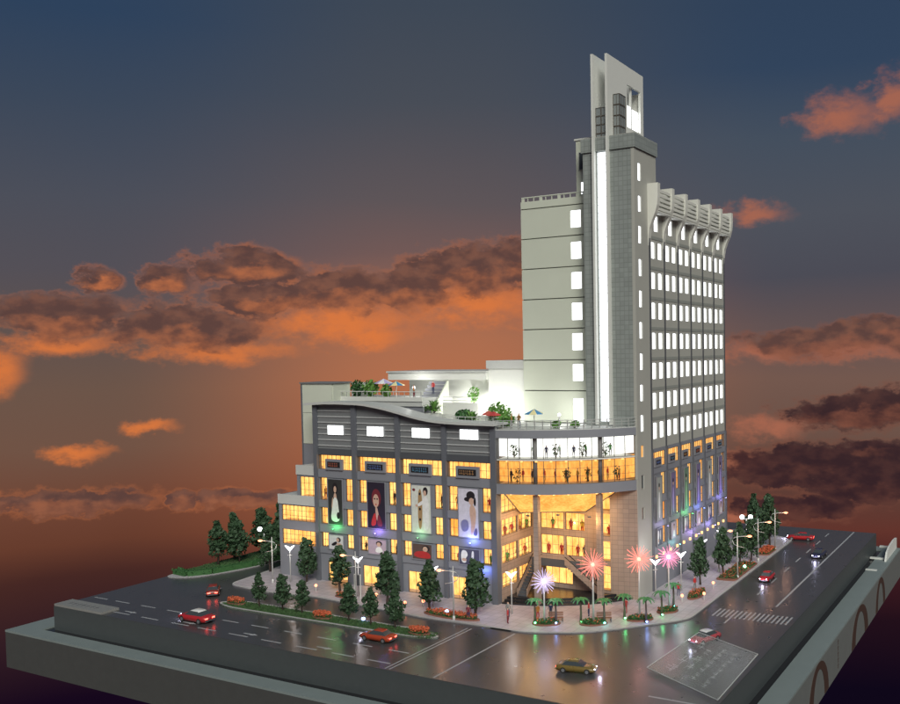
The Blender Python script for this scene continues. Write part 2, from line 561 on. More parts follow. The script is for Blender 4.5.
def inset(pts, d):
    out = []
    n = len(pts)
    for i in range(n):
        a, p, c = Vector(pts[i - 1]), Vector(pts[i]), Vector(pts[(i + 1) % n])
        t = ((p - a).normalized() + (c - p).normalized())
        t = t.normalized() if t.length > 1e-6 else (c - p).normalized()
        out.append(tuple(p + Vector((-t.y, t.x)) * d))
    return out


def kerbed(name, pts, top_m, r=2, h=.14):
    pts = poly_round(pts, r)
    k = MB().prism(pts, .001, h).build(name, top_m)
    tag(k, kind='structure')
    b = MB()
    ins = inset(pts, .3)
    for i in range(len(pts)):
        j = (i + 1) % len(pts)
        b.poly([(*pts[i], h + .03), (*pts[j], h + .03), (*ins[j], h + .03), (*ins[i], h + .03)])
        b.poly([(*pts[i], .002), (*pts[j], .002), (*pts[j], h + .03), (*pts[i], h + .03)])
        b.poly([(*ins[i], h), (*ins[i], h + .03), (*ins[j], h + .03), (*ins[j], h)])
    b.build('kerb', kerb_m, k)
    return k


plaza = kerbed('plaza', [(-40.5, -7.6), (-33, -8.6), (-24.5, -7.4), (-5, -9.0), (3, -8.8), (9.5, -8.8), (15.8, -5.9), (19, -2.6), (24.9, 4.3), (24.8, 56), (17, 60), (-44, 60), (-44, 12), (-41.5, 2)], pave_m, 1.8)
median = kerbed('median', [(-34.2, -15.2), (-31, -16.4), (-1, -16.0), (2.2, -14.8), (-1, -13.2), (-31, -13.2)], grass_m, 1.6, .2)
bank_walk = kerbed('pavement', [(-53.1, -9.0), (-48.5, -7.4), (-45.8, -1), (-44.9, 4), (-44.9, 40), (-53.1, 40)], pave_m, 2.5, .12)


def leafy(pts_fn, n, size, seed):
    rnd = random.Random(seed)
    b = MB()
    for _ in range(n):
        c = Vector(pts_fn(rnd))
        a = Vector((rnd.gauss(0, 1), rnd.gauss(0, 1), rnd.gauss(0, 1))).normalized()
        u = a.orthogonal().normalized()
        v = a.cross(u)
        s = size * rnd.uniform(.6, 1.3)
        b.poly([c - u * s, c - v * s * .6, c + u * s, c + v * s * .6])
    return b


# left bank: turf with a clipped hedge along its front
hb = empty('hedge', (-48.6, -3.5, .15))
tag(hb, 'low clipped green hedge edging the lawn at the far left corner', 'hedge')
hp = [(-53, -6.4), (-50.2, -6.6), (-48.0, -4.0), (-46.2, 2.0), (-45.6, 8.0)]
b = MB()
for (x0, y0), (x1, y1) in zip(hp, hp[1:]):
    d = Vector((x1 - x0, y1 - y0)).normalized()
    nx, ny = -d.y * .55, d.x * .55
    b.prism([(x0 - nx, y0 - ny), (x1 - nx, y1 - ny), (x1 + nx, y1 + ny), (x0 + nx, y0 + ny)], .12, .85)
b.build('clipped_body', hedge_m, hb)


def along(r):
    k = r.randrange(len(hp) - 1)
    t = r.random()
    return (hp[k][0] * (1 - t) + hp[k + 1][0] * t + r.uniform(-.62, .62), hp[k][1] * (1 - t) + hp[k + 1][1] * t + r.uniform(-.62, .62), r.uniform(.3, 1.0))


leafy(along, 900, .16, 3).build('leaves', hedge_m, hb)
lawn = MB().prism(poly_round([(-53.0, -5.9), (-50.2, -6.0), (-47.6, -3.4), (-45.7, 2.4), (-45.2, 8), (-45.2, 38), (-53, 38)], 1), .125, .3).build('lawn', grass_m)
tag(lawn, kind='structure')

# ================================================================== building helpers
def wall_grid(x0, x1, z0, z1, holes, th=.35):
    """wall in its own plane: x along, y inward, z up, with real openings"""
    xs = sorted({x0, x1, *[h[0] for h in holes], *[h[1] for h in holes]})
    zs = sorted({z0, z1, *[h[2] for h in holes], *[h[3] for h in holes]})
    solid = {}
    for i in range(len(xs) - 1):
        for j in range(len(zs) - 1):
            cx, cz = (xs[i] + xs[i + 1]) / 2, (zs[j] + zs[j + 1]) / 2
            solid[i, j] = not any(h[0] < cx < h[1] and h[2] < cz < h[3] for h in holes)
    b = MB()
    for (i, j), s in solid.items():
        if not s:
            continue
        xa, xb, za, zb = xs[i], xs[i + 1], zs[j], zs[j + 1]
        b.poly([(xa, 0, za), (xb, 0, za), (xb, 0, zb), (xa, 0, zb)])
        b.poly([(xb, th, za), (xa, th, za), (xa, th, zb), (xb, th, zb)])
        if not solid.get((i - 1, j)):
            b.poly([(xa, th, za), (xa, 0, za), (xa, 0, zb), (xa, th, zb)])
        if not solid.get((i + 1, j)):
            b.poly([(xb, 0, za), (xb, th, za), (xb, th, zb), (xb, 0, zb)])
        if not solid.get((i, j - 1)):
            b.poly([(xa, th, za), (xb, th, za), (xb, 0, za), (xa, 0, za)])
        if not solid.get((i, j + 1)):
            b.poly([(xa, 0, zb), (xb, 0, zb), (xb, th, zb), (xa, th, zb)])
    return b


def window(parent, F, x0, x1, z0, z1, nx=1, nz=1, pane=None, fm=None, fw=.06, mw=.035, dep=.06, depth=.1):
    pane, fm = pane or glass_m, fm or frame_m
    wd, ht = round(x1 - x0, 3), round(z1 - z0, 3)

    def mk():
        b = MB()
        b.box(0, fw, 0, depth, 0, ht).box(wd - fw, wd, 0, depth, 0, ht).box(fw, wd - fw, 0, depth, 0, fw).box(fw, wd - fw, 0, depth, ht - fw, ht)
        for k in range(1, nx):
            x = wd * k / nx
            b.box(x - mw / 2, x + mw / 2, .01, depth - .02, fw, ht - fw)
        for k in range(1, nz):
            z = ht * k / nz
            b.box(fw, wd - fw, .03, depth - .03, z - mw / 2, z + mw / 2)
        return b.mesh('window', fm)

    def mp():
        return MB().box(fw * .5, wd - fw * .5, .06, .09, fw * .5, ht - fw * .5).mesh('pane', pane)
    m = F @ Matrix.Translation((x0, dep, z0))
    o = ob('window', cached(('w', wd, ht, nx, nz, fm.name, fw, mw, depth), mk), parent, m)
    ob('pane', cached(('p', wd, ht, pane.name, fw), mp), o, m)
    return o


def lbox(name, mat, parent, F, *a):
    """box given in a facade's own plane"""
    x0, x1, y0, y1, z0, z1 = a
    me = MB().box(0, x1 - x0, 0, y1 - y0, 0, z1 - z0).mesh(name, mat)
    return ob(name, me, parent, F @ Matrix.Translation((x0, y0, z0)))


FRONT = T(0, 0, 0)

# ================================================================== podium
pod = empty('shopping_podium', (-15, 20, .14))
tag(pod, 'grey shopping podium with glowing amber windows, wavy roof and rounded glass corner', 'building')
PIL = [(-30.4, -29.75), (-23.25, -22.5), (-15.55, -14.85), (-7.8, -7.15), (-.2, .62)]
ROWS = [(16.35, 18.45), (11.9, 15.15), (8.42, 10.82), (5.1, 7.2)]
CURVE = [(-31.4, 25.9), (-28, 26.1), (-24.7, 26.12), (-21.5, 26.05), (-20.2, 25.95), (-18.4, 25.7), (-16.7, 25.42), (-14.2, 24.9), (-12.5, 24.52), (-10.8, 24.2), (-9.2, 23.97), (-7.6, 23.82), (-4.4, 23.7), (.9, 23.65)]


def roof_z(x):
    for (xa, za), (xb, zb) in zip(CURVE, CURVE[1:]):
        if xa <= x <= xb:
            return za + (zb - za) * (x - xa) / (xb - xa)
    return CURVE[-1][1]


for a, c in PIL:
    zt = min(roof_z(a), roof_z(c)) - .35
    B('pillar', pillar_m, pod, a, c, -.38, .62, .14, zt)
# wavy roof sheet
out = [(x, 0, z) for x, z in CURVE] + [(x, 0, z - .32) for x, z in reversed(CURVE)]
MB().ext([(x, -1.1, z) for x, _, z in out], (0, 0, 0), (0, 3.6, 0)).build('wavy_roof', roof_m, pod)
for i in range(4):
    b0, b1 = PIL[i][1], PIL[i + 1][0]
    holes = [(b0, b1, *ROWS[0])]
    for r in ROWS[1:]:
        holes += [(b0 + .12, b0 + 1.55, *r), (b1 - 1.5, b1 - .12, *r)]
    door = {0: (b0 + 1.3, b0 + 4.9), 1: (b0 + .5, b0 + 3.4), 2: (b0 + .8, b0 + 3.4), 3: (b0 + .4, b0 + 2.6)}[i]
    holes.append((*door, .14, 3.1))
    ob('bay_wall', wall_grid(b0, b1, .14, 18.45, holes, .3).mesh('bay_wall', wall_m), pod, FRONT)
    window(pod, FRONT, b0, b1, *ROWS[0], 8, 2)
    for r in ROWS[1:]:
        window(pod, FRONT, b0 + .12, b0 + 1.55, *r, 2, 2 if r[1] - r[0] < 3 else 3)
        window(pod, FRONT, b1 - 1.5, b1 - .12, *r, 2, 2 if r[1] - r[0] < 3 else 3)
    d = window(pod, FRONT, *door, .14, 3.1, 2, 1)
    # string course between floors, a little proud
    for z0, z1 in ((7.25, 8.36), (10.88, 11.85), (15.2, 16.3), (4.2, 5.05)):
        B('spandrel', wall_m, pod, b0 + .02, b1 - .02, -.16, -.002, z0, z1)
    # louvred top storey
    zt = [(x, roof_z(x) - .36) for x in (b0, b0 + 1.5, b0 + 3.2, b0 + 5, b1)]
    MB().ext([(b0, .1, 18.47), (b1, .1, 18.47)] + [(x, .1, z) for x, z in reversed(zt)], (0, 0, 0), (0, .3, 0)).build('louver_board', louv_m, pod)
    B('dark_fascia', dark_m, pod, b0 + .01, b1 - .01, -.12, .098, 18.47, 19.35)
    xc = (b0 + b1) / 2 + (.1, -.15, -.05, .1)[i]
    wx0, wx1, wz0, wz1 = xc - 1.5, xc + 1.5, 21.36, 22.76
    for k in range(9):
        z = 19.75 + k * .83
        if z > min(roof_z(b0), roof_z(b1)) - .6:
            continue
        if wz0 - .1 < z < wz1 + .1:
            B('slat', slat_m, pod, b0 + .02, wx0 - .08, -.02, .098, z, z + .13)
            B('slat', slat_m, pod, wx1 + .08, b1 - .02, -.02, .098, z, z + .13)
        else:
            B('slat', slat_m, pod, b0 + .02, b1 - .02, -.02, .098, z, z + .13)
    window(pod, FRONT, wx0, wx1, wz0, wz1, 4, 2, pane=litwhite_m, fm=hframe_m, dep=-.06, fw=.06, mw=.03)
    # lit shop floors behind

for z0, z1 in ROWS + [(.14, 3.4)]:
    B('glowing_shop_wall', amber_m, pod, -31.5, -1.0, 1.6, 1.7, z0 - .2, z1 + .2)
for z in (3.6, 7.3, 10.95, 15.3, 18.6):
    B('shop_floor', warmslab_m, pod, -30.3, -1.0, .31, 1.58, z, z + .9)
# stepped annex at the left end
AX = [(-38.1, -30.42, .14, 12.1, [(4.8, 7.05), (8.35, 10.65)]), (-34.3, -30.42, 12.1, 16.6, [(12.15, 15.05)])]
for x0, x1, z0, z1, rows in AX:
    ob('annex_wall', wall_grid(x0, x1, z0, z1, [(x0 + .55, x1, *r) for r in rows], .3).mesh('annex_wall', wall_m), pod, T(0, .25, 0))
    for r in rows:
        window(pod, T(0, .25, 0), x0 + .55, x1, *r, max(3, int((x1 - x0) / .85)), 3)
        B('glowing_shop_wall', amber_m, pod, x0 + .3, x1 - .02, 1.9, 2.0, r[0] - .2, r[1] + .2)
        B('glowing_shop_wall', amber_m, pod, x0 + .31, x0 + .4, .57, 1.88, r[0] - .1, r[1] + .1)
        B('shop_floor', warmslab_m, pod, x0 + .3, x1 - .02, .56, 1.88, r[0] - .6, r[0] - .01)
    B('annex_parapet', roof_m, pod, x0 - .06, x1 - .03, .1, .24, z1 - 1.3, z1 + .12)
    B('annex_roof', roof_m, pod, x0, x1, .56, 11, z1 - .6, z1 - .02)
    B('annex_side', wall_m, pod, x0 - .02, x0 + .28, .56, 11, z0, z1)

# podium mass behind the lit floors, and its flat roof
B('core', wall_m, pod, -30, -1.7, 2.52, 46, .14, 22.3)
B('core', wall_m, pod, -1.69, 13.0, 11.6, 46, .14, 22.3)
B('flat_roof', roof_m, pod, -30, 8.6, 2.6, 46, 22.32, 22.85)

# ---- rounded glass corner: arc from A to C bulging towards the street
A0, C0 = Vector((.62, -.05)), Vector((15.7, 9.75))
chord = C0 - A0
sag = 2.15
rad = (chord.length ** 2 / 4 + sag ** 2) / (2 * sag)
nrm = Vector((chord.y, -chord.x)).normalized()
cen = (A0 + C0) / 2 - nrm * (rad - sag)
a_s, a_e = math.atan2(*(A0 - cen).yx), math.atan2(*(C0 - cen).yx)


def arc(t, off=0.):
    a = a_s + (a_e - a_s) * t
    return (cen.x + (rad + off) * math.cos(a), cen.y + (rad + off) * math.sin(a))


def arc_slab(name, mat, o_out, o_in, z0, z1, t0=0., t1=1., n=20, parent=None):
    pts = [arc(t0 + (t1 - t0) * k / n, o_out) for k in range(n + 1)] + [arc(t0 + (t1 - t0) * k / n, o_in) for k in range(n, -1, -1)]
    return MB().prism(pts, z0, z1).build(name, mat, parent or pod)


arc_slab('deck_edge', wall_m, .25, -.3, 21.75, 22.75)
arc_slab('deck', roof_m, .18, -7.5, 22.3, 22.84)
arc_slab('ceiling_slab', white_m, -.31, -7.4, 21.9, 22.28)
arc_slab('balcony_slab', wall_m, .22, -.3, 14.55, 15.85)
arc_slab('balcony_floor', warmslab_m, -.31, -5.5, 14.9, 15.8)
arc_slab('mezzanine', white_m, -.08, -4.6, 18.85, 19.05)
arc_slab('glowing_gallery_wall', whiteroom_m, -2.8, -2.9, 19.06, 21.88, -.12, 1.12)
arc_slab('glowing_gallery_wall', amber2_m, -2.5, -2.6, 15.82, 18.84, -.12, 1.12)
NSEG = 12
for k in range(NSEG):
    t0, t1 = k / NSEG, (k + 1) / NSEG
    p, q = Vector(arc(t0, -.02)), Vector(arc(t1, -.02))
    F = Matrix.Translation((p.x, p.y, 0)) @ Matrix.Rotation(math.atan2(q.y - p.y, q.x - p.x), 4, 'Z')
    L = (q - p).length
    window(pod, F, 0, L, 15.86, 18.83, 1, 3, fw=.04, mw=.035, dep=0, depth=.08)
    window(pod, F, 0, L, 19.06, 21.74, 1, 1, fw=.04, mw=.03, dep=0, depth=.08)
for t in (.27, .74):
    x, y = arc(t, -.7)
    MB().tube([(x, y, 15.85), (x, y, 21.9)], .3, 10).build('gallery_column', wall_m, pod, True)
for k in range(9):
    x, y = arc(.07 + k * .105, -.45)
    MB().ball((x, y, 18.72), (.2, .2, .1), 6).build('downlight', lamp_amber, pod)
# deck railing
rl = MB()
for k in range(19):
    x, y = arc(k / 18, .1)
    MB().box(x - .05, x + .05, y - .05, y + .05, 22.2, 24.05).build('rail_post', rail_m, pod)
for z in (23.2, 23.6, 24.0):
    MB().tube([(*arc(k / 36, .1), z) for k in range(37)], .045, 5).build('handrail', rail_m, pod)

# ---- recessed entrance under the rounded corner
LWALL = T(.62, .65, 0, R(90))
lrows = [(2.0, 4.0), (5.2, 7.6), (8.75, 11.0), (11.75, 14.4)]
holes = []
for r in lrows:
    holes += [(.25, 4.2, *r), (4.6, 8.2, *r)]
ob('entrance_side_wall', wall_grid(0, 8.5, .14, 14.9, holes, .3).mesh('entrance_side_wall', stone_m), pod, LWALL)
for r in lrows:
    window(pod, LWALL, .25, 4.2, *r, 4, 3)
    window(pod, LWALL, 4.6, 8.2, *r, 4, 3)
    lbox('glowing_shop_wall', amber_m, pod, LWALL, 0, 10.4, .95, 1.05, r[0] - .2, r[1] + .2)
    lbox('shop_floor', warmslab_m, pod, LWALL, 0, 8.4, .31, .94, r[0] - .55, r[0] - .02)
BWALL = T(0, 9.15, 0)
brows = [(1.2, 3.6), (5.15, 7.8), (8.65, 11.0)]
holes = [(1.75, 5.3, *brows[1]), (5.6, 8.5, *brows[1]), (1.75, 5.3, *brows[2]), (5.6, 8.5, *brows[2]), (2.4, 6.6, *brows[0])]
slit = [(1.0, 4.3), (4.9, 7.6), (8.2, 13.4)]
holes += [(11.0, 12.25, *r) for r in slit]
ob('entrance_back_wall', wall_grid(.95, 12.3, .14, 14.9, holes, .3).mesh('entrance_back_wall', stone_m), pod, BWALL)
for r in brows[1:]:
    window(pod, BWALL, 1.75, 5.3, *r, 4, 2)
    window(pod, BWALL, 5.6, 8.5, *r, 3, 2)
window(pod, BWALL, 2.4, 6.6, *brows[0], 4, 1)
for r in slit:
    window(pod, BWALL, 11.0, 12.25, *r, 1, 3)
for r in brows + [(11.9, 13.6)]:
    B('glowing_shop_wall', amber_m, pod, 1.0, 12.6, 10.7, 10.8, r[0] - .3, r[1] + .3)
    B('shop_floor', warmslab_m, pod, 1.0, 12.6, 9.46, 10.68, r[0] - .75, r[0] - .32)
# sloping glazed soffit between the gallery edge and the back wall
lo_a, lo_b = Vector((.95, 5.0, 11.35)), Vector((8.7, 9.1, 11.35))
NS, NR = 7, 3
for i in range(NS):
    for j in range(NR):
        q = []
        for (a, c) in ((i, j), (i + 1, j), (i + 1, j + 1), (i, j + 1)):
            lo = lo_a.lerp(lo_b, a / NS)
            hx, hy = arc(.05 + .80 * a / NS, -.32)
            q.append(lo.lerp(Vector((hx, hy, 14.5)), c / NR))
        cq = sum(q, Vector()) / 4
        q = [cq + (p - cq) * .975 for p in q]
        MB().ext(q, (0, 0, 0), (-.04, .05, .06)).build('soffit_panel', amber2_m, pod)
q = [(lo_a.lerp(lo_b, 0)), (lo_a.lerp(lo_b, 1))]
MB().tube([(*arc(.05, -.32), 14.52), q[0], q[1], (*arc(.85, -.32), 14.52)], .11, 6).build('soffit_edge', dark_m, pod)
for k in range(8):
    x, y = arc(.1 + k * .1, -.1)
    MB().ball((x, y, 14.5), (.16, .16, .08), 6).build('downlight', lamp_amber, pod)
for t in (.275, .73):
    x, y = arc(t, -.75)
    MB().box(x - .34, x + .34, y - .34, y + .34, .14, 14.56).build('entrance_column', stone_m, pod)
# stone pier on the right of the entrance
MB().prism([(12.31, 9.0), (15.9, 9.75), (15.9, 11.6), (12.31, 11.6)], .14, 14.54).build('stone_pier', stone_m, pod)
def downlight(x, y, z, e):
    r = empty('recess_downlight', (x, y, z))
    tag(r, 'warm downlight under the gallery, %s of three over the entrance' % ('left' if x < 4 else 'middle' if x < 8 else 'right'), 'light')
    MB().lathe([(.25, 0), (.25, .12), (.1, .2)], (x, y, z + .1), 10).build('can', dark_m, r)
    l = bpy.data.lights.new('glow', 'POINT')
    l.energy, l.color, l.shadow_soft_size = e, (1, .58, .22), .25
    put(bpy.data.objects.new('glow', l), r, (x, y, z - .3))


downlight(3.2, 3.2, 11.2, 480)
downlight(6.6, 5.2, 11.2, 480)
downlight(11.0, 5.6, 11.2, 620)
# landing, escalators and dark steps
B('landing', stone_m, pod, 1.0, 8.6, 7.4, 9.12, 4.0, 4.45)
B('landing_edge', dark_m, pod, 1.0, 8.6, 7.3, 7.39, 3.9, 4.95)


def escalator(bot, top, wd):
    bot, top = Vector(bot), Vector(top)
    d = (top - bot)
    s = Vector((-d.y, d.x, 0)).normalized() * wd / 2
    e = empty('escalator', tuple(bot))
    for sg in (-1, 1):
        o = s * sg
        q = [bot + o, top + o, top + o + Vector((0, 0, 1.0)), bot + o + Vector((0, 0, 1.0))]
        MB().ext(q, (0, 0, 0), tuple(s.normalized() * .08 * sg)).build('side_panel', stone_m, e)
        MB().tube([bot + o + Vector((0, 0, 1.05)), top + o + Vector((0, 0, 1.05))], .07, 6).build('handrail', black_m, e)
    n = 12
    for k in range(n):
        p = bot.lerp(top, (k + .5) / n)
        hd = Vector((d.x, d.y, 0)).normalized() * Vector((d.x, d.y)).length / n * .5
        h = d.z / n
        MB().ext([p - hd - s * .9, p + hd - s * .9, p + hd + s * .9, p - hd + s * .9], (0, 0, -h * .5), (0, 0, h * .45)).build('tread', dark_m, e)
    return e


tag(escalator((2.3, 2.9, .7), (2.0, 7.6, 4.3), 1.3), 'escalator rising along the left glass wall of the recessed entrance', 'escalator')
tag(escalator((11.4, 7.9, .7), (6.4, 7.9, 4.3), 1.2), 'escalator descending to the right inside the recessed entrance', 'escalator')
for k in range(3):
    pts = [arc(.01 + .98 * j / 18, -.4 - .75 * k) for j in range(19)] + [(12.3, 8.9), (1.0, 8.9)]
    MB().prism(pts, .13 + .2 * k, .33 + .2 * k).build('entrance_step', black_m, pod)

# ================================================================== hotel tower
tow = empty('hotel_tower', (8, 28, 0))
tag(tow, 'tall pale hotel slab with rows of lit white windows and twin-blade spire', 'building')
RF = T(16, 14.6, 0, R(90))
BW = 5.27
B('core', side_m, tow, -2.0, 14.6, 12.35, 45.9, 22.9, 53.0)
HROW = [47.24 - 4.06 * k for k in range(7)]
PROW = [(12.75, 15.85), (9.3, 11.75), (6.0, 8.4)]
for i in range(6):
    u = i * BW
    holes = []
    for zt in HROW:
        holes += [(u + .7, u + 2.05, zt - 2.25, zt), (u + 3.1, u + 4.55, zt - 2.25, zt)]
    holes.append((u + 1.75, u + 3.2, 48.7, 50.85))
    holes.append((u + .45, u + BW - .35, 16.8, 18.85))
    for r in PROW:
        holes += [(u + .45, u + .95, *r), (u + 3.3, u + 4.75, *r)]
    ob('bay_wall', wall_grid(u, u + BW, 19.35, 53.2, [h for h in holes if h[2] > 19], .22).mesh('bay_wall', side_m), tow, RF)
    ob('shop_bay_wall', wall_grid(u, u + BW, .14, 19.34, [h for h in holes if h[2] < 19], .22).mesh('shop_bay_wall', wall_m), tow, RF)
    for zt in HROW:
        window(tow, RF, u + .7, u + 2.05, zt - 2.25, zt, pane=litwhite_m, fm=hframe_m, fw=.05, dep=.12)
        window(tow, RF, u + 3.1, u + 4.55, zt - 2.25, zt, pane=litwhite_m, fm=hframe_m, fw=.05, dep=.12)
        # dark recessed band above each window row
        lbox('band', band_m, tow, RF, u + .32, u + BW - .32, -.05, -.002, zt + .32, zt + .75)
    window(tow, RF, u + 1.75, u + 3.2, 48.7, 50.85, pane=litwhite_m, fm=hframe_m, fw=.05, dep=.12)
    window(tow, RF, u + .45, u + BW - .35, 16.8, 18.85, 6, 2)
    for r in PROW:
        window(tow, RF, u + .45, u + .95, *r, 1, 2)
        window(tow, RF, u + 3.3, u + 4.75, *r, 2, 2)
    for r in PROW + [(16.8, 18.85)]:
        lbox('glowing_shop_wall', amber_m, tow, RF, u, u + BW, .6, .7, r[0] - .2, r[1] + .2)
    for z0, z1 in ((8.5, 9.22), (11.82, 12.68), (15.92, 16.72), (5.1, 5.92)):
        lbox('spandrel', wall_m, tow, RF, u + .3, u + BW - .3, -.1, -.003, z0, z1)
    for k in range(2):
        lbox('wall_light', lamp_amber, tow, RF, u + 1.0 + k * 2.6, u + 1.32 + k * 2.6, -.2, -.01, 4.4, 4.75)
for i in range(7):
    u = i * BW
    lbox('pillar', pillar_m, tow, RF, u - .24, u + .24, -.2, .2, .14, 19.3)
    lbox('pillar', dark_m, tow, RF, u - .17, u + .17, -.1, .2, 19.31, 47.6)
# flared cornice: curved fins with slats between
prof = [(0, 46.6), (.05, 47.6), (.22, 48.8), (.6, 49.9), (1.05, 50.9), (1.35, 51.9), (1.45, 53.0), (1.45, 54.75)]
inner = [(-.5, 54.75), (-.5, 53.0), (-.12, 47.6), (-.12, 46.6)]
fin = MB().ext([(0, -o_, z) for o_, z in prof + inner], (-.45, 0, 0), (.45, 0, 0)).mesh('cornice_fin', corn_m)
for i in range(7):
    ob('cornice_fin', fin, tow, RF @ Matrix.Translation((i * BW, -.02, 0)))
for i in range(6):
    u = i * BW
    for k, z in enumerate((51.25, 51.85, 52.45, 53.05, 53.65)):
        lbox('cornice_slat', corn_m, tow, RF, u + .46, u + BW - .46, -1.25, -1.0, z, z + .38)
    lbox('cornice_shelf', corn_m, tow, RF, u + .46, u + BW - .46, -1.2, -.01, 51.0, 51.18)

# left-hand face: pale panels with joints
LF = T(-2.2, 12, 0)
G = [22.9, 27.31, 31.57, 35.85, 40.03, 44.27, 48.46, 52.6, 53.7]
lw = [(z + 1.95, z + 4.05) for z in (27.31, 31.57, 35.85, 40.03, 44.27)]
wins = [(49.5, 51.85), (45.25, 47.6), (41.2, 43.5), (36.95, 39.35), (32.85, 35.2), (28.65, 31.0), (21.9, 26.3)]
for k in range(8):
    z0, z1 = G[k] + .07, G[k + 1] - .07
    h = [(7.75, 9.35, max(a, z0), b_) for a, b_ in wins if z0 - 1.1 <= a < z1]
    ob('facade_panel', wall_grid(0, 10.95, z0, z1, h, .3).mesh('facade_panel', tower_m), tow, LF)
B('joint_backing', groove_m, tow, -2.15, 8.72, 12.25, 12.34, 22.9, 53.6)
for a, b_ in wins:
    window(tow, LF, 7.75, 9.35, max(a, 22.97), b_, 1, 1, pane=litwhite_m, fm=hframe_m, fw=.04, dep=.1)
B('side_return', tower_m, tow, -2.2, -1.99, 12.3, 45.9, 22.9, 53.7)
MB().tube([(-2.1, 12.15, 54.2), (8.7, 12.15, 54.2)], .1, 6).build('parapet_rail', tower_m, tow)
for k in range(12):
    B('parapet_post', tower_m, tow, -2.1 + .95 * k, -2.0 + .95 * k + (.35 if k % 3 == 0 else 0), 12.1, 12.2, 53.6, 54.15)
# small stair head beside the corner block
B('stair_head', tower_m, tow, 6.3, 8.68, 12.6, 16.5, 53.02, 61.2)
B('stair_head_cap', white_m, tow, 6.1, 8.69, 12.45, 16.6, 61.21, 61.45)
window(tow, T(0, 12.55, 0), 6.75, 7.9, 57.2, 59.6, 1, 1, pane=dglass_m, fm=hframe_m, dep=-.1)
window(tow, T(0, 12.55, 0), 7.0, 8.2, 53.9, 55.6, 1, 1, pane=litwhite2_m, fm=hframe_m, dep=-.1)

# corner block with tiled front and slotted side
BX0, BX1, BY0, BY1 = 8.7, 16.0, 9.8, 17.2
ob('tiled_front', wall_grid(BX0, BX1 - .41, 22.86, 58.7, [(10.75, 12.25, 23.4, 58.7)], .4).mesh('tiled_front', tile_m), tow, T(0, BY0, 0))
CB = T(BX1, BY0, 0, R(90))
slots = [(54.7, 57.0), (50.7, 52.8), (46.6, 48.9), (42.35, 44.6), (38.3, 40.5), (34.2, 36.4), (30.1, 32.3), (26.0, 28.2), (22.0, 24.2), (18.6, 20.2), (14.4, 16.3), (10.4, 12.0)]
hs = [(1.25, 2.2, *s) for s in slots]
ob('slotted_side', wall_grid(0, 4.78, .14, 58.7, hs, .4).mesh('slotted_side', side_m), tow, CB)
ob('slotted_side', wall_grid(4.79, BY1 - BY0, 53.2, 58.7, [], .4).mesh('slotted_side', side_m), tow, CB)
for k, s in enumerate(slots):
    window(tow, CB, 1.25, 2.2, *s, 1, 1, pane=litwhite_m if k < 9 else (em('lit_amber_slot', (1, .45, .1), 1.1) if k == 9 else dglass_m), fm=hframe_m, fw=.05, dep=.1)
B('block_core', side_m, tow, BX0 + .02, BX1 - .42, BY0 + 1.2, BY1, 22.9, 58.68)
B('block_side', tile_m, tow, BX0, BX0 + .3, BY0 + .41, BY1, 22.9, 58.7)
B('block_cap', tile_m, tow, BX0 - .2, BX1 + .2, BY0 - .2, BY1 + .2, 58.72, 60.5)
B('block_cap_top', side_m, tow, BX0 - .18, BX1 + .18, BY0 - .18, BY1 + .18, 60.5, 60.56)
B('corner_trim', side_m, tow, BX1 - .4, BX1 + .03, BY0 - .04, BY0 + .3, 15.9, 58.7)
B('light_strip', litwhite2_m, tow, 10.78, 12.22, BY0 + .2, BY0 + .3, 23.4, 58.6)
for k in range(1, 34):
    B('strip_bar', hframe_m, tow, 10.78, 12.22, BY0 + .12, BY0 + .19, 23.4 + k * 1.05, 23.45 + k * 1.05)
# spire: two thin blades, the right one pierced
b = MB()
for x0 in (10.3,):
    b.box(x0, x0 + .32, 9.2, 21.0, 60.57, 71.2)
b.build('spire_blade', white_m, tow)
me = wall_grid(0, 11.9, 60.57, 71.0, [(6.3, 10.9, 62.9, 68.6)], .32).mesh('spire_blade', white_m)
ob('spire_blade', me, tow, T(12.62, 9.3, 0, R(90)))
for x0 in (10.3, 12.3):
    B('blade_foot', white_m, tow, x0, x0 + .32, 9.2, BY0 - .01, 23.0, 60.55)
B('blade_back', side_m, tow, 10.63, 12.29, 20.6, 21.0, 60.57, 68.5)
for k in range(5):
    for j in range(2):
        x = 10.68 + j * .8
        F = T(x, 9.75, 0)
        window(tow, F, 0, .78, 58.8 + k * 1.12, 59.88 + k * 1.12, 1, 1, pane=ggl_m, fw=.05, dep=0)
for (y0, y1, z0, z1) in ((15.7, 17.5, 63.0, 66.0), (18.1, 20.1, 63.0, 65.8)):
    lbox('lit_panel', litwhite_m, tow, T(12.2, 0, 0, R(90)), y0, y1, -.06, .06, z0, z1)
for y in (17.6,):
    B('blade_post', white_m, tow, 12.0, 12.29, y + .05, y + .35, 60.57, 68.9)
for k in range(4):
    window(tow, T(13.6, 11.0, 0, R(90)), 0, 1.9, 60.6 + k * 1.4, 61.95 + k * 1.4, 3, 1, pane=ggl_m, fw=.05, dep=0)
    window(tow, T(12.65, 10.95, 0), 0, .95, 60.6 + k * 1.4, 61.95 + k * 1.4, 2, 1, pane=ggl_m, fw=.05, dep=0)
B('glass_box_core', dglass_m, tow, 12.65, 13.4, 11.15, 12.9, 60.57, 66.1)

# ================================================================== banners and shop signs on the facades
def pmc(c, rough=.55):
    return cached(('print', c), lambda: pm('print_%d_%d_%d' % tuple(int(v * 255) for v in c), c, rough, var=.28, scale=2.2))


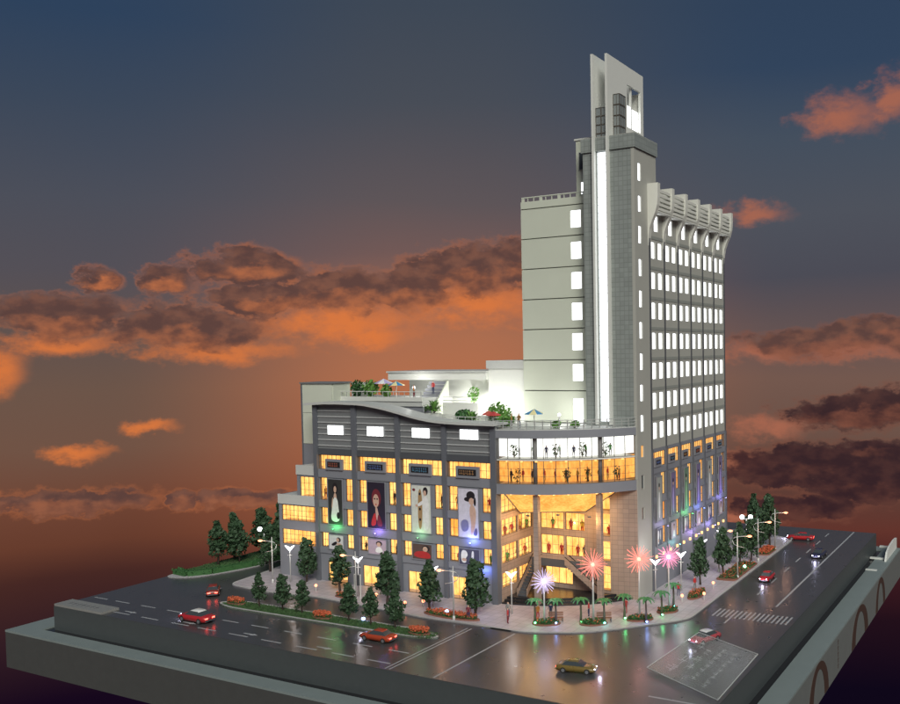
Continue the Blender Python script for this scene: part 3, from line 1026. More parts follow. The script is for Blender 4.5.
def ell(cx, cz, rx, rz, n=14, a0=0, a1=360):
    return [(cx + rx * math.cos(R(a0 + (a1 - a0) * k / n)), cz + rz * math.sin(R(a0 + (a1 - a0) * k / n))) for k in range(n)]


SKIN, BLK, WHT, RED, DRED = (.55, .36, .27), (.015, .012, .015), (.72, .72, .70), (.45, .03, .03), (.16, .02, .03)
PRINTS = {
    'gown': ((.03, .03, .03), [(BLK, ell(.5, .80, .2, .13)), (SKIN, ell(.5, .78, .1, .075)), (SKIN, [(.42, .70), (.58, .70), (.62, .55), (.38, .55)]), (WHT, [(.36, .60), (.66, .60), (.74, .30), (.82, .06), (.16, .06), (.24, .32)]), (BLK, ell(.7, .2, .12, .08)), (SKIN, [(.3, .6), (.36, .6), (.3, .36), (.22, .36)])]),
    'portrait': ((.02, .015, .03), [(DRED, ell(.5, .66, .27, .2)), (SKIN, ell(.48, .60, .17, .145)), (BLK, ell(.41, .64, .05, .018)), (BLK, ell(.56, .64, .05, .018)), (RED, ell(.48, .52, .05, .014)), (SKIN, [(.42, .48), (.55, .48), (.66, .2), (.5, .14)]), (RED, [(.12, .05), (.42, .40), (.50, .16), (.42, .05)]), (DRED, [(.9, .05), (.62, .36), (.52, .16), (.55, .05)])]),
    'robe': ((.62, .64, .58), [((.35, .22, .1), [(.32, .08), (.55, .08), (.56, .92), (.34, .92)]), (BLK, ell(.73, .88, .13, .09)), (SKIN, ell(.70, .84, .08, .06)), (WHT, [(.56, .76), (.88, .78), (.92, .40), (.86, .06), (.58, .06), (.60, .4)]), (WHT, [(.3, .60), (.62, .70), (.64, .62), (.34, .54)]), (SKIN, ell(.27, .57, .07, .03)), (BLK, ell(.44, .82, .05, .03)), (BLK, ell(.44, .5, .05, .03)), (BLK, ell(.44, .28, .05, .03)), (DRED, ell(.14, .9, .08, .03))]),
    'hat': ((.60, .58, .66), [(BLK, ell(.62, .86, .22, .09)), (BLK, ell(.52, .78, .24, .05)), (SKIN, ell(.66, .74, .13, .075)), (BLK, ell(.83, .74, .06, .09)), (SKIN, [(.60, .68), (.74, .68), (.90, .56), (.84, .24), (.70, .06), (.58, .06), (.64, .3), (.54, .5)]), ((.2, .2, .35), [(.08, .34), (.48, .38), (.52, .14), (.14, .1)]), ((.12, .1, .2), [(.72, .05), (.95, .05), (.92, .22), (.8, .18)])]),
    'lounging': ((.6, .6, .6), [(BLK, ell(.66, .68, .16, .18)), (SKIN, ell(.60, .66, .1, .14)), (BLK, [(.1, .3), (.5, .6), (.58, .4), (.3, .2)]), (SKIN, [(.55, .5), (.9, .4), (.88, .26), (.5, .3)])]),
    'pink': ((.42, .33, .40), [(BLK, ell(.6, .72, .18, .18)), (SKIN, ell(.58, .66, .12, .15)), (WHT, [(.34, .1), (.46, .5), (.72, .5), (.86, .1)])]),
    'redshirt': ((.10, .06, .05), [(BLK, ell(.70, .74, .2, .2)), (SKIN, ell(.66, .68, .13, .18)), (RED, [(.06, .1), (.1, .46), (.5, .56), (.8, .5), (.95, .3), (.92, .06)])]),
    'crop': ((.06, .06, .10), [(WHT, [(.08, .1), (.08, .9), (.34, .92), (.44, .6), (.30, .4), (.36, .1)]), (WHT, [(.6, .3), (.62, .9), (.74, .9), (.72, .3)]), (SKIN, ell(.24, .3, .12, .1))]),
    'pale': ((.30, .32, .30), [(WHT, [(.3, .06), (.36, .66), (.64, .66), (.72, .06)]), (SKIN, ell(.5, .76, .12, .07)), (BLK, ell(.5, .81, .14, .05))]),
    'violet': ((.16, .13, .24), [((.36, .3, .6), [(.3, .06), (.36, .66), (.64, .66), (.72, .06)]), (SKIN, ell(.5, .76, .12, .07)), (BLK, ell(.5, .81, .14, .05))]),
    'green': ((.12, .2, .14), [((.3, .5, .3), [(.3, .06), (.36, .66), (.64, .66), (.72, .06)]), (SKIN, ell(.5, .76, .12, .07)), (BLK, ell(.5, .81, .14, .05))]),
}


def chaikin(p, n=2):
    for _ in range(n):
        p = [q for i in range(len(p)) for q in ((p[i][0] * .75 + p[(i + 1) % len(p)][0] * .25, p[i][1] * .75 + p[(i + 1) % len(p)][1] * .25), (p[i][0] * .25 + p[(i + 1) % len(p)][0] * .75, p[i][1] * .25 + p[(i + 1) % len(p)][1] * .75))]
    return p


def banner(label, F, x0, x1, z0, z1, kind, name='banner', group=None):
    bg_, shapes = PRINTS[kind]
    W_, H_ = x1 - x0, z1 - z0
    M0 = F @ Matrix.Translation((x0, 0, z0))
    r = bpy.data.objects.new(name, None)
    put(r, None, M0)
    tag(r, label, 'banner', group)
    f = MB().box(-.12, 0, -.1, .02, -.12, H_ + .12).box(W_, W_ + .12, -.1, .02, -.12, H_ + .12).box(0, W_, -.1, .02, -.12, 0).box(0, W_, -.1, .02, H_, H_ + .12)
    ob('frame', f.mesh('frame', wall_m), r, M0)
    sh = ob('sheet', MB().box(0, W_, -.05, 0, 0, H_).mesh('sheet', pmc(bg_)), r, M0)
    for k, (c, pts) in enumerate(shapes):
        pts = chaikin(pts)
        y = -.052 - .003 * k
        ob('print', MB().poly([(x * W_, y, z * H_) for x, z in pts]).mesh('print', pmc(c)), sh, M0)
    return r


BF = T(0, -.2, 0)
tall = [('gown', 'tall dark banner of a woman in a pale gown, washed in green light'), ('portrait', 'tall dark banner with a close portrait face in violet light'), ('robe', 'tall pale banner of a dark-haired figure in a light robe'), ('hat', 'tall lavender banner of a woman in a wide dark hat')]
small = [('lounging', 'small pale poster with a dark reclining figure below the green-lit banner'), ('pink', 'small mauve portrait poster below the violet portrait banner'), ('redshirt', 'small dark poster of a figure in red below the pale robe banner'), ('crop', 'small black and white poster below the hat banner')]
for i in range(4):
    b0, b1 = PIL[i][1], PIL[i + 1][0]
    xa, xb = (b0 + 1.85, b1 - 2.0)
    banner(tall[i][1], BF, xa, xb, 8.55, 15.0, tall[i][0])
    banner(small[i][1], BF, xa, xb, 4.95, 7.0, small[i][0], 'poster')
rk = ['pale', 'violet', 'green', 'violet', 'pale', 'violet']
for i in range(6):
    u = i * BW
    w_ = ['nearest the corner', 'second from the corner', 'third from the corner', 'fourth from the corner', 'fifth from the corner', 'farthest from the corner'][i]
    FF = T(16.16, 14.6, 0, R(90))
    banner('tall narrow fashion banner on the tower side, ' + w_, FF, u + 1.2, u + 2.9, 9.4, 15.4, rk[i])
    banner('small square poster low on the tower side, ' + w_, FF, u + 1.2, u + 2.9, 6.0, 8.3, ('crop', 'pink')[i % 2], 'poster')


def shop_sign(label, F, x0, x1, z0, z1, seed, dp=.3):
    r = bpy.data.objects.new('shop_sign', None)
    M0 = F @ Matrix.Translation((x0, 0, z0))
    put(r, None, M0)
    tag(r, label, 'sign')
    W_, H_ = x1 - x0, z1 - z0
    ob('box', MB().box(0, W_, -dp, .05, 0, H_).mesh('box', wall_m), r, M0)
    s = ob('screen', MB().box(.4, W_ - .4, -dp - .03, -dp - .001, .35, H_ - .35).mesh('screen', black_m), r, M0)
    rnd = random.Random(seed)
    col = [(.30, .08, .05), (.08, .14, .32), (.06, .18, .28), (.30, .16, .07)][seed % 4]
    b = MB()
    x = .6
    while x < W_ - .75:
        ww = rnd.uniform(.14, .34)
        z = rnd.uniform(.5, .62)
        b.box(x, x + ww, -dp - .045, -dp - .031, z, z + .1).box(x + ww * .4, x + ww * .62, -dp - .047, -dp - .031, z - .1, H_ - .5).box(x, x + ww * .8, -dp - .043, -dp - .031, H_ - .62, H_ - .54)
        x += ww + .1
    ob('lettering', b.mesh('lettering', pmc(col)), s, M0)


for i in range(4):
    b0, b1 = PIL[i][1], PIL[i + 1][0]
    shop_sign('grey boxed shop sign with dark screen above the ' + ['green-lit gown banner', 'violet portrait banner', 'pale robe banner', 'lavender hat banner'][i], T(0, -.1, 0), b0 + 1.6, b1 - 1.75, 16.36, 17.9, i)
for i in range(6):
    shop_sign('grey boxed shop sign on the tower side, ' + ['nearest the corner', 'second from the corner', 'third from the corner', 'fourth from the corner', 'fifth from the corner', 'farthest from the corner'][i], T(16.06, 14.6, 0, R(90)), i * BW + .7, i * BW + 3.1, 16.8, 18.1, i + 1, .14)


# coloured wall washers at the feet of the banners
def washer(x, y, z, col, e, label):
    r = empty('wall_washer', (x, y, z))
    tag(r, label, 'light')
    MB().box(x - .18, x + .18, y - .12, y + .12, z - .12, z).build('housing', dark_m, r)
    l = bpy.data.lights.new('wash', 'POINT')
    l.energy, l.color, l.shadow_soft_size = e, col, .12
    put(bpy.data.objects.new('wash', l), r, (x, y, z + .12))


for x, c, e, n in ((-26.6, (.10, 1, .22), 120, 'green wall washer below the gown banner'), (-18.9, (.35, .2, 1), 130, 'violet wall washer below the portrait banner'), (-11.6, (.35, 1, .4), 45, 'pale green wall washer below the robe banner'), (-3.2, (.2, .28, 1), 230, 'blue wall washer below the hat banner')):
    washer(x, -.95, 8.0, c, e, n)
washer(-1.5, -1.0, 4.2, (.15, .25, 1), 200, 'blue wall washer low beside the entrance pillar')
for k, (y, z, c, e) in enumerate(((17.5, 8.6, (.6, .5, 1), 40), (22, 5.2, (.3, .8, .8), 60), (27.3, 8.7, (.15, 1, .25), 80), (32.5, 8.7, (.2, .3, 1), 90), (30, 5.2, (.55, .35, 1), 110), (37.5, 5.2, (.5, .4, 1), 110), (43, 8.7, (.35, .3, 1), 90))):
    washer(17.1, y, z, c, e * 1.35, 'small coloured wall washer on the tower side, %s' % ['nearest the corner', 'second from the corner', 'third from the corner', 'fourth from the corner', 'low in the middle', 'low towards the far end', 'farthest from the corner'][k])

# ================================================================== roof terraces
lb = empty('stair_block', (-32, 9, 16.6))
tag(lb, 'pale plain stair block rising behind the left end of the wavy roof', 'building')
for z0, z1, m in ((16.0, 19.4, wall_m), (19.46, 24.1, tower_m), (24.16, 28.5, tower_m)):
    B('panel', m, lb, -36.4, -30.6, 4.0, 4.25, z0, z1)
B('backing', groove_m, lb, -36.35, -30.75, 4.26, 8, 16.0, 28.4)
for z0, z1 in ((16.0, 24.1), (24.16, 28.5)):
    B('panel', tower_m, lb, -30.74, -30.5, 4.26, 8.0, z0, z1)
B('corner_post', pillar_m, lb, -36.65, -36.41, 3.9, 8, 12.3, 28.5)
B('roof', louv_m, lb, -36.8, -30.3, 3.8, 8.2, 28.52, 28.72)
B('back_wall', white_m, lb, -30.45, -26.6, 8.4, 8.8, 26.42, 28.6)

ter = empty('roof_terrace', (-20, 14, 22.86))
tag(ter, 'white stepped roof terrace with a stair and pale decks behind the wavy roof', 'terrace')
B('lower_deck', roof_m, ter, -30.5, -15.5, 6.0, 13.5, 25.2, 26.4)
B('lower_deck_edge', white_m, ter, -30.6, -15.4, 5.85, 5.99, 25.9, 26.55)
for k in range(16):
    B('rail_post', rail_m, ter, -30.4 + k * .98, -30.32 + k * .98, 5.9, 5.98, 26.56, 27.3)
MB().tube([(-30.5, 5.94, 27.3), (-15.5, 5.94, 27.3)], .06, 5).build('handrail', white_m, ter)
B('upper_wall', white_m, ter, -24.0, -8.4, 14.2, 15, 22.86, 28.8)
B('upper_deck', white_m, ter, -26.2, -8.4, 11.8, 22, 28.82, 29.9)
B('upper_deck_cap', roof_m, ter, -26.4, -8.3, 11.6, 22.2, 29.91, 30.15)
B('white_block', white_m, ter, -8.35, -2.25, 12.4, 26, 22.86, 30.4)
B('white_block_cap', roof_m, ter, -8.6, -2.25, 12.2, 26.2, 30.41, 31.6)
B('white_ramp_wall', white_m, ter, -14.5, -8.4, 9.6, 9.9, 22.86, 25.6)
B('planter_wall', white_m, ter, -15.4, -8.2, 7.0, 7.3, 22.86, 24.1)
B('planter_wall', white_m, ter, -8.1, -1.0, 7.6, 7.9, 22.86, 24.0)
B('planter_wall', wall_m, ter, -20.5, -15.5, 6.2, 6.5, 22.86, 25.2)
for z in (25.9, 26.4):
    MB().tube([(-14.5, 9.7, z), (-8.4, 9.7, z)], .05, 5).build('handrail', rail_m, ter)
for k in range(9):
    z = 28.6 - k * .5
    B('stair_tread', wall_m, ter, -18.4 - k * .05, -15.4, 11.7 - k * .42, 12.2 - k * .42, z - .42, z)
MB().ext([(-15.35, 12.1, 28.9), (-15.35, 8.0, 24.6), (-15.35, 8.0, 22.86), (-15.35, 12.1, 22.86)], (0, 0, 0), (.2, 0, 0)).build('stair_side', tower_m, ter)
for k in range(12):
    B('rail_post', rail_m, ter, -14.0 + k * 1.1, -13.93 + k * 1.1, 3.1, 3.17, 22.86, 24.1)
for z in (23.6, 24.1):
    MB().tube([(-14, 3.13, z), (.2, 3.13, z)], .05, 5).build('handrail', white_m, ter)


def flood(x, y, z, e, label, col=(1, .99, .95)):
    r = empty('roof_lamp', (x, y, z))
    tag(r, label, 'light')
    MB().box(x - .07, x + .07, y - .07, y + .07, z, z + 1.2).build('post', pole_m, r)
    MB().ball((x, y, z + 1.35), .2, 8).build('globe', lamp_white, r, True)
    l = bpy.data.lights.new('glow', 'POINT')
    l.energy, l.color, l.shadow_soft_size = e, col, .3
    put(bpy.data.objects.new('glow', l), r, (x, y, z + 1.7))


flood(-5.2, 8.8, 22.86, 1000, 'small globe lamp on the roof before the bright white block')
flood(-11.5, 11.2, 22.86, 900, 'small globe lamp on the roof beneath the white upper deck')
flood(-19.5, 9.4, 26.41, 300, 'small globe lamp on the upper left terrace before the stair')
flood(5.0, 9.0, 22.86, 260, 'small globe lamp on the rounded roof deck by the tower')


def parasol(x, y, z, c1, c2, label, s=1.0):
    r = empty('parasol', (x, y, z))
    tag(r, label, 'parasol', 'roof terrace parasols')
    MB().tube([(x, y, z), (x, y, z + 2.2 * s)], .05, 6).build('pole', white_m, r)
    n = 8
    for k in range(n):
        a0, a1 = 2 * math.pi * k / n, 2 * math.pi * (k + 1) / n
        p = [(x, y, z + 2.35 * s), (x + 1.25 * s * math.cos(a0), y + 1.25 * s * math.sin(a0), z + 1.75 * s), (x + 1.25 * s * math.cos(a1), y + 1.25 * s * math.sin(a1), z + 1.75 * s)]
        MB().ext(p, (0, 0, 0), (0, 0, .04)).build('canopy_panel', pmc(c1 if k % 2 else c2), r)


BLU, YEL, WT = (.05, .25, .5), (.75, .68, .35), (.75, .75, .75)
parasol(-23.6, 7.5, 26.41, (.45, .4, .65), WT, 'lilac and white parasol on the upper left terrace', 1.15)
parasol(-21.2, 7.4, 26.41, BLU, YEL, 'blue and yellow parasol on the upper left terrace')
parasol(4.6, 2.9, 22.86, BLU, YEL, 'blue and yellow parasol on the rounded deck by the tower', 1.05)
parasol(-3.4, 4.6, 22.86, (.5, .06, .05), (.5, .12, .08), 'red parasol among plants before the bright white block', .85)
parasol(-2.0, 3.6, 22.86, (.5, .06, .05), (.42, .05, .05), 'nearer red parasol beside the rounded deck', .85)


def shrub(name, label, x, y, z, rx, rz, n, seed, mat=leaf2_m, size=.28, group=None, spiky=False):
    r = empty(name, (x, y, z))
    tag(r, label, 'plant', group)
    rnd = random.Random(seed)
    st = MB()
    for k in range(5):
        a = rnd.uniform(0, 6.28)
        st.tube([(x, y, z), (x + rx * .5 * math.cos(a), y + rx * .5 * math.sin(a), z + rz * rnd.uniform(.5, .9))], [.05, .02], 4)
    st.build('stem', bark_m, r)
    if spiky:
        b = MB()
        for k in range(n):
            a, e = rnd.uniform(0, 6.28), rnd.uniform(.2, 1.3)
            d = Vector((math.cos(a) * math.cos(e), math.sin(a) * math.cos(e), math.sin(e)))
            s_ = Vector((-math.sin(a), math.cos(a), 0)) * .13
            p0 = Vector((x, y, z + .3))
            L = rx * rnd.uniform(.7, 1.25)
            p1, p2 = p0 + d * L * .6, p0 + d * L + Vector((0, 0, -.3 * L))
            b.poly([p0 - s_ * .5, p0 + s_ * .5, p1 + s_, p1 - s_])
            b.poly([p1 - s_, p1 + s_, p2])
        b.build('leaves', mat, r)
    else:
        def f(q):
            while True:
                v = Vector((q.uniform(-1, 1), q.uniform(-1, 1), q.uniform(-1, 1)))
                if .25 < v.length < 1:
                    break
            return (x + v.x * rx * q.uniform(.8, 1.1), y + v.y * rx, z + rz * .55 + v.z * rz * .5)
        leafy(f, n, size, seed).build('leaves', mat, r)
    return r


shrub('roof_shrub', 'dense dark green shrub at the left of the upper terrace', -28.2, 6.9, 26.41, 1.0, 2.4, 220, 1, hedge_m)
shrub('roof_shrub', 'larger bright shrub beside the lilac parasol', -25.6, 6.9, 26.41, 1.2, 2.5, 260, 2)
shrub('roof_shrub', 'light green shrub between the two left parasols', -22.4, 6.6, 26.41, .8, 1.9, 150, 3)
shrub('roof_shrub', 'spiky palm-like plant on the roof before the stair', -12.9, 5.2, 24.3, 2.3, 2.2, 46, 4, leaf2_m, group=None, spiky=True)
shrub('roof_shrub', 'low round dark shrub in front of the white ramp wall', -8.6, 6.2, 23.3, 1.2, 1.5, 200, 5, hedge_m)
shrub('roof_shrub', 'spiky light green plant right of the dark round shrub', -6.0, 4.4, 23.2, 1.9, 1.8, 44, 6, spiky=True)
shrub('roof_shrub', 'loose leafy shrub behind the red parasols', -3.0, 6.4, 22.86, 1.7, 3.0, 320, 7)
for px_, py_, pz_ in ((-12.9, 5.2, 24.35), (-6.0, 4.4, 23.25), (-8.6, 6.2, 23.35)):
    B('planter_box', white_m, ter, px_ - 1.0, px_ + 1.0, py_ - .5, py_ + .5, 22.86, pz_)
shrub('roof_shrub', 'leafy bright shrub at the end of the rounded deck', .2, 3.2, 22.86, 1.1, 1.9, 200, 8)
shrub('roof_shrub', 'small round planter bush on the deck right of the blue parasol', 7.2, 4.0, 22.86, .6, .9, 80, 9)
shrub('roof_shrub', 'small round planter bush on the deck nearest the tower window', 9.3, 5.2, 22.86, .6, .9, 80, 10)
shrub('roof_shrub', 'thin light green plant on the white ramp ledge', -11.0, 12.5, 25.2, .9, 2.4, 90, 11)

# ================================================================== trees
def crown_mesh(seed, mat, h, rw):
    rnd = random.Random(seed)
    b = MB()
    clumps = []
    for k in range(26):
        t = (k + .5) / 26
        z = h * (.26 + .70 * t)
        rr = rw * min(1, .55 + 2.2 * t) * (1 - t) ** .62 * rnd.uniform(.35, .98)
        a = k * 2.4 + rnd.uniform(-.4, .4)
        clumps.append((Vector((rr * math.cos(a), rr * math.sin(a), z + rnd.uniform(-.2, .2))), rw * rnd.uniform(.24, .40) * (1.15 - .4 * t)))
    for c, r in clumps:
        for k in range(46):
            d = Vector((rnd.gauss(0, 1), rnd.gauss(0, 1), rnd.gauss(0, 1))).normalized()
            p = c + d * r * rnd.uniform(.55, 1.08)
            a = (d + Vector((rnd.gauss(0, .6), rnd.gauss(0, .6), rnd.gauss(0, .6)))).normalized()
            u = a.orthogonal().normalized()
            v = a.cross(u)
            s = .040 * h * rnd.uniform(.6, 1.3)
            b.poly([p - u * s, p - v * s * .7, p + u * s, p + v * s * .7])
    return b.mesh('crown', mat), clumps


def trunk_mesh(clumps, h):
    b = MB()
    b.tube([(0, 0, 0), (.02 * h, .01 * h, h * .3), (0, .02 * h, h * .85)], [.028 * h, .02 * h, .006 * h], 7)
    for c, r in clumps[::2]:
        z0 = max(.18 * h, c.z - .22 * h)
        b.tube([(0, 0, z0), tuple(c)], [.010 * h, .004 * h], 4)
    return b.mesh('trunk', bark_m, True)


TREES = []
for s in range(5):
    cm, cl = crown_mesh(20 + s, leaf_m, 5.0, (1.45, 1.55, 1.35, 1.6, 1.05)[s])
    TREES.append((cm, trunk_mesh(cl, 5.0)))


def tree(x, y, h, label, group, var, z=.14, wide=1.0):
    r = bpy.data.objects.new('tree', None)
    M0 = T(x, y, z, random.uniform(0, 6.28), s3=(h / 5 * wide, h / 5 * wide, h / 5))
    put(r, None, M0)
    tag(r, label, 'tree', group)
    ob('crown', TREES[var][0], r, M0)
    ob('trunk', TREES[var][1], r, M0)


gm = 'small trees on the front median'
ords = ['leftmost', 'second from the left', 'third from the left', 'fourth from the left', 'fifth from the left', 'rightmost']
for k, (x, h) in enumerate(((-27.3, 4.3), (-23.2, 4.5), (-19.8, 4.2), (-12.2, 4.5), (-8.7, 4.4), (-5.0, 4.6))):
    tree(x, -14.3, h, 'small dark tree on the front median, %s of its row of six' % ords[k], gm, k % 4, .2, 1.0)
gp = 'trees on the plaza before the banner facade'
for k, (x, y, h) in enumerate(((-31.0, -1.8, 6.2), (-22.9, -3.8, 6.3), (-12.9, -6.0, 6.6), (-5.5, -6.8, 6.4), (.9, -6.1, 7.0))):
    tree(x, y, h, 'leafy tree on the plaza below the %s' % ['annex windows', 'gown and portrait banners', 'portrait and robe banners', 'robe banner, beside a flower bed', 'hat banner, beside the entrance pillar'][k], gp, (k + 1) % 4)
gl = 'trees on the lawn at the far left'
for k, (x, y, h, v) in enumerate(((-51.1, -.1, 6.7, 0), (-52.0, 4.0, 7.4, 4), (-49.3, 2.6, 6.4, 1), (-49.2, 7.2, 7.6, 3), (-47.5, 10, 8.6, 4))):
    tree(x, y, h, 'tree on the lawn at the far left, %s' % ['nearest the road corner', 'the tall slender one', 'in the middle of the group', 'behind the middle of the group', 'hindmost of the group'][k], gl, v, .3)
tree(-40.6, .6, 7.2, 'broad tree beside the left annex behind the curved street lamp', gl, 2)
tree(-43.5, 9, 9.4, 'tall tree rising behind the left annex beside the globe lamps', gl, 1)
gr_ = 'trees along the right-hand pavement'
for k, (x, y, h, v) in enumerate(((20.6, 20.5, 6.4, 1), (21.6, 27.5, 6.6, 3), (22.2, 33.5, 6.4, 0), (22.8, 37.5, 6.4, 2), (22.4, 44, 6.8, 1), (22.4, 49.7, 7.6, 3), (19.5, 50.5, 8.0, 0), (20.8, 55, 7.6, 2))):
    tree(x, y, h, 'dark leafy tree on the right-hand pavement, %s' % ['nearest the plaza corner', 'second from the plaza corner', 'third from the plaza corner', 'fourth from the plaza corner', 'fifth from the plaza corner', 'beside the farthest street lamp', 'behind the globe lamps', 'farthest up the street'][k], gr_, v, .14, .84)


# ================================================================== flower beds
def bed(label, pts, z0, flowers, seed, name='flower_bed', lush=.35, n=None):
    cx, cy = sum(p[0] for p in pts) / len(pts), sum(p[1] for p in pts) / len(pts)
    r = empty(name, (cx, cy, z0))
    tag(r, label, 'flower bed')
    MB().prism(pts, z0, z0 + .16).build('edging', pm('bed_edging', (.22, .09, .06), .8), r)
    xs, ys = [p[0] for p in pts], [p[1] for p in pts]

    def inside(x, y):
        c = False
        for i in range(len(pts)):
            (xa, ya), (xb, yb) = pts[i - 1], pts[i]
            if (ya > y) != (yb > y) and x < (xb - xa) * (y - ya) / (yb - ya) + xa:
                c = not c
        return c

    def f(q):
        for _ in range(80):
            x, y = q.uniform(min(xs), max(xs)), q.uniform(min(ys), max(ys))
            if inside(cx + (x - cx) * 1.08, cy + (y - cy) * 1.08):
                break
        return (x, y, z0 + .16 + q.uniform(0, lush))
    area = (max(xs) - min(xs)) * (max(ys) - min(ys))
    n = n or int(60 * area)
    leafy(f, n, .14, seed).build('greenery', hedge_m, r)
    if flowers:
        leafy(lambda q: (lambda p: (p[0], p[1], p[2] + lush * .5))(f(q)), int(n * flowers), .12, seed + 1).build('blooms', flower_m, r)
    return r


def ring(cx, cy, rx, ry, n=16, rot=0):
    return [(cx + rx * math.cos(a) * math.cos(rot) - ry * math.sin(a) * math.sin(rot), cy + rx * math.cos(a) * math.sin(rot) + ry * math.sin(a) * math.cos(rot)) for a in [2 * math.pi * k / n for k in range(n)]]


for k, (x, n) in enumerate(((-31.2, 'left tip'), (-16.2, 'middle'), (-1.3, 'right tip'))):
    bed('mound of orange flowers at the %s of the front median' % n, ring(x, -14.6, 1.5, .8), .2, 2.2, 30 + k, lush=.4)
bed('long planted bed with red flowers under the plaza tree and street lamp', ring(-1.9, -7.2, 4.2, 1.0), .14, .8, 40)
bed('round planter bed under the white burst lamp', ring(10.2, -4.8, 1.7, 1.0, rot=.5), .14, .1, 42)
bed('round planter bed under the left coral burst lamp', ring(15.3, -2.4, 1.7, 1.0, rot=.6), .14, .1, 44)
bed('round planter bed under the right coral burst lamp', ring(19.6, 1.6, 1.7, 1.0, rot=.7), .14, .1, 46)
bed('round planter bed under the pink burst lamp', ring(21.3, 6.3, 1.5, 1.0, rot=1), .14, .1, 48)
bed('pavement bed with shrubs nearest the plaza on the right street', ring(22.0, 15, .9, 2.6), .14, .3, 50)
bed('long green bed between the two nearest right street lamps', poly_round([(21.6, 23.8), (24.4, 24.2), (24.3, 36.2), (21.8, 35.8)], .8), .14, .25, 52, n=900)
bed('farthest bed full of orange flowers by the right street', poly_round([(22.2, 41.5), (24.3, 41.8), (24.3, 47.2), (22.4, 47)], .8), .14, 1.4, 54)
bed('small yellow-green bed before the shop doors on the left', ring(-20.3, -5.8, 1.6, .7), .14, .4, 56)
tg = leafy(lambda q: (q.uniform(-32.5, 1.2), q.uniform(-15.9, -13.6), .2 + q.uniform(0, .16)), 5200, .09, 61).build('median_grass', grass_m)
tag(tg, 'short clipped grass growing on the front median', 'grass', kind='stuff')
tg = leafy(lambda q: (lambda y: (q.uniform(-53, -48.5 + max(0, min(3.2, (y + 5) * .45))), y, .3 + q.uniform(0, .12)))(q.uniform(-5.2, 16)), 3600, .1, 62).build('lawn_grass', grass_m)
tag(tg, 'short grass on the far left lawn', 'grass', kind='stuff')

# ================================================================== lamps
def street_lamp(x, y, ang, label, h=6.6):
    r = empty('street_lamp', (x, y, .14), ang)
    M0 = WM[r.name]
    tag(r, label, 'street lamp', 'curved street lamps')

    def pole():
        return MB().tube([(0, 0, 0), (0, 0, 6.6)], [.11, .07], 8).lathe([(.2, 0), (.2, .35), (.1, .5)], n=8).mesh('pole', pole_m, True)

    def arm():
        pts = [(0, 0, 4.6), (-.5, 0, 4.9), (-.7, 0, 5.4), (-.35, 0, 5.85), (.4, 0, 6.0), (1.5, 0, 6.1)]
        return MB().tube(pts, .055, 6).tube([(-.05, 0, 4.62), (1.0, 0, 4.42)], .04, 5).mesh('arm', pole_m, True)

    def head():
        return MB().ball((1.7, 0, 6.08), (.34, .2, .15), 8).mesh('lamp_head', lamp_orange, True)
    ob('pole', cached('slp', pole), r, M0)
    ob('arm', cached('sla', arm), r, M0)
    ob('lamp_head', cached('slh', head), r, M0)
    l = bpy.data.lights.new('glow', 'POINT')
    l.energy, l.color, l.shadow_soft_size = 70, (1, .5, .3), .2
    put(bpy.data.objects.new('glow', l), r, M0 @ Matrix.Translation((1.7, 0, 5.7)))


street_lamp(-35.2, -4.2, R(205), 'curved street lamp with orange head beside the left annex')
street_lamp(-17.6, -6.6, R(205), 'curved street lamp with orange head behind the middle median trees')
street_lamp(-.9, -8.1, R(205), 'curved street lamp with orange head in the long plaza flower bed')
for k, (x, y) in enumerate(((20.6, 28.6), (24.2, 26.0), (23.9, 37.5), (24.1, 46.6))):
    street_lamp(x, y, R(15), 'street lamp with orange head along the right street, %s' % ['nearest the tower wall', 'nearest the viewer at the kerb', 'third along the kerb', 'farthest along the kerb'][k], 6.6)


def wing_lamp(x, y, label, rz):
    r = empty('wing_lamp', (x, y, .14), rz)
    M0 = WM[r.name]
    ws = M0 @ Matrix.Translation((0, 0, 1.2)) @ Matrix.Diagonal((.72, .8, .74, 1))
    tag(r, label, 'lamp post', 'white wing-headed plaza lamps')

    def pole():
        return MB().tube([(0, 0, 0), (0, 0, 4.6)], [.09, .06], 8).tube([(-.35, 0, 3.9), (.35, 0, 3.9)], .06, 6).mesh('pole', pole_m, True)

    def wing(sg):
        q = [(0, 0, 4.45), (sg * .28, 0, 4.75), (sg * .95, 0, 5.55), (sg * .5, 0, 5.42), (sg * .12, 0, 5.2)]
        if sg < 0:
            q = q[::-1]
        return MB().ext(q, (0, -.12, 0), (0, .12, 0)).mesh('wing', lamp_white)
    ob('pole', cached('wlp', pole), r, M0)
    for sg in (-1, 1):
        ob('wing', cached(('wlw', sg), lambda: wing(sg)), r, ws)
    l = bpy.data.lights.new('glow', 'POINT')
    l.energy, l.color, l.shadow_soft_size = 150, (1, .93, .95), .3
    put(bpy.data.objects.new('glow', l), r, M0 @ Matrix.Translation((0, -.4, 5.9)))


for x, y, n in ((-33.0, -2.9, 'below the annex'), (-18.9, -4.6, 'below the portrait banner'), (-6.4, -4.7, 'behind the tree below the robe banner'), (4.3, -3.0, 'left of the entrance steps'), (17.9, 10.8, 'at the foot of the tower corner'), (19.4, 16.2, 'below the first tower-side banner'), (19.3, 25.2, 'above the near trees of the right pavement'), (19.6, 32.8, 'farther along the tower side')):
    wing_lamp(x, y, 'white wing-headed lamp post ' + n, R(28))


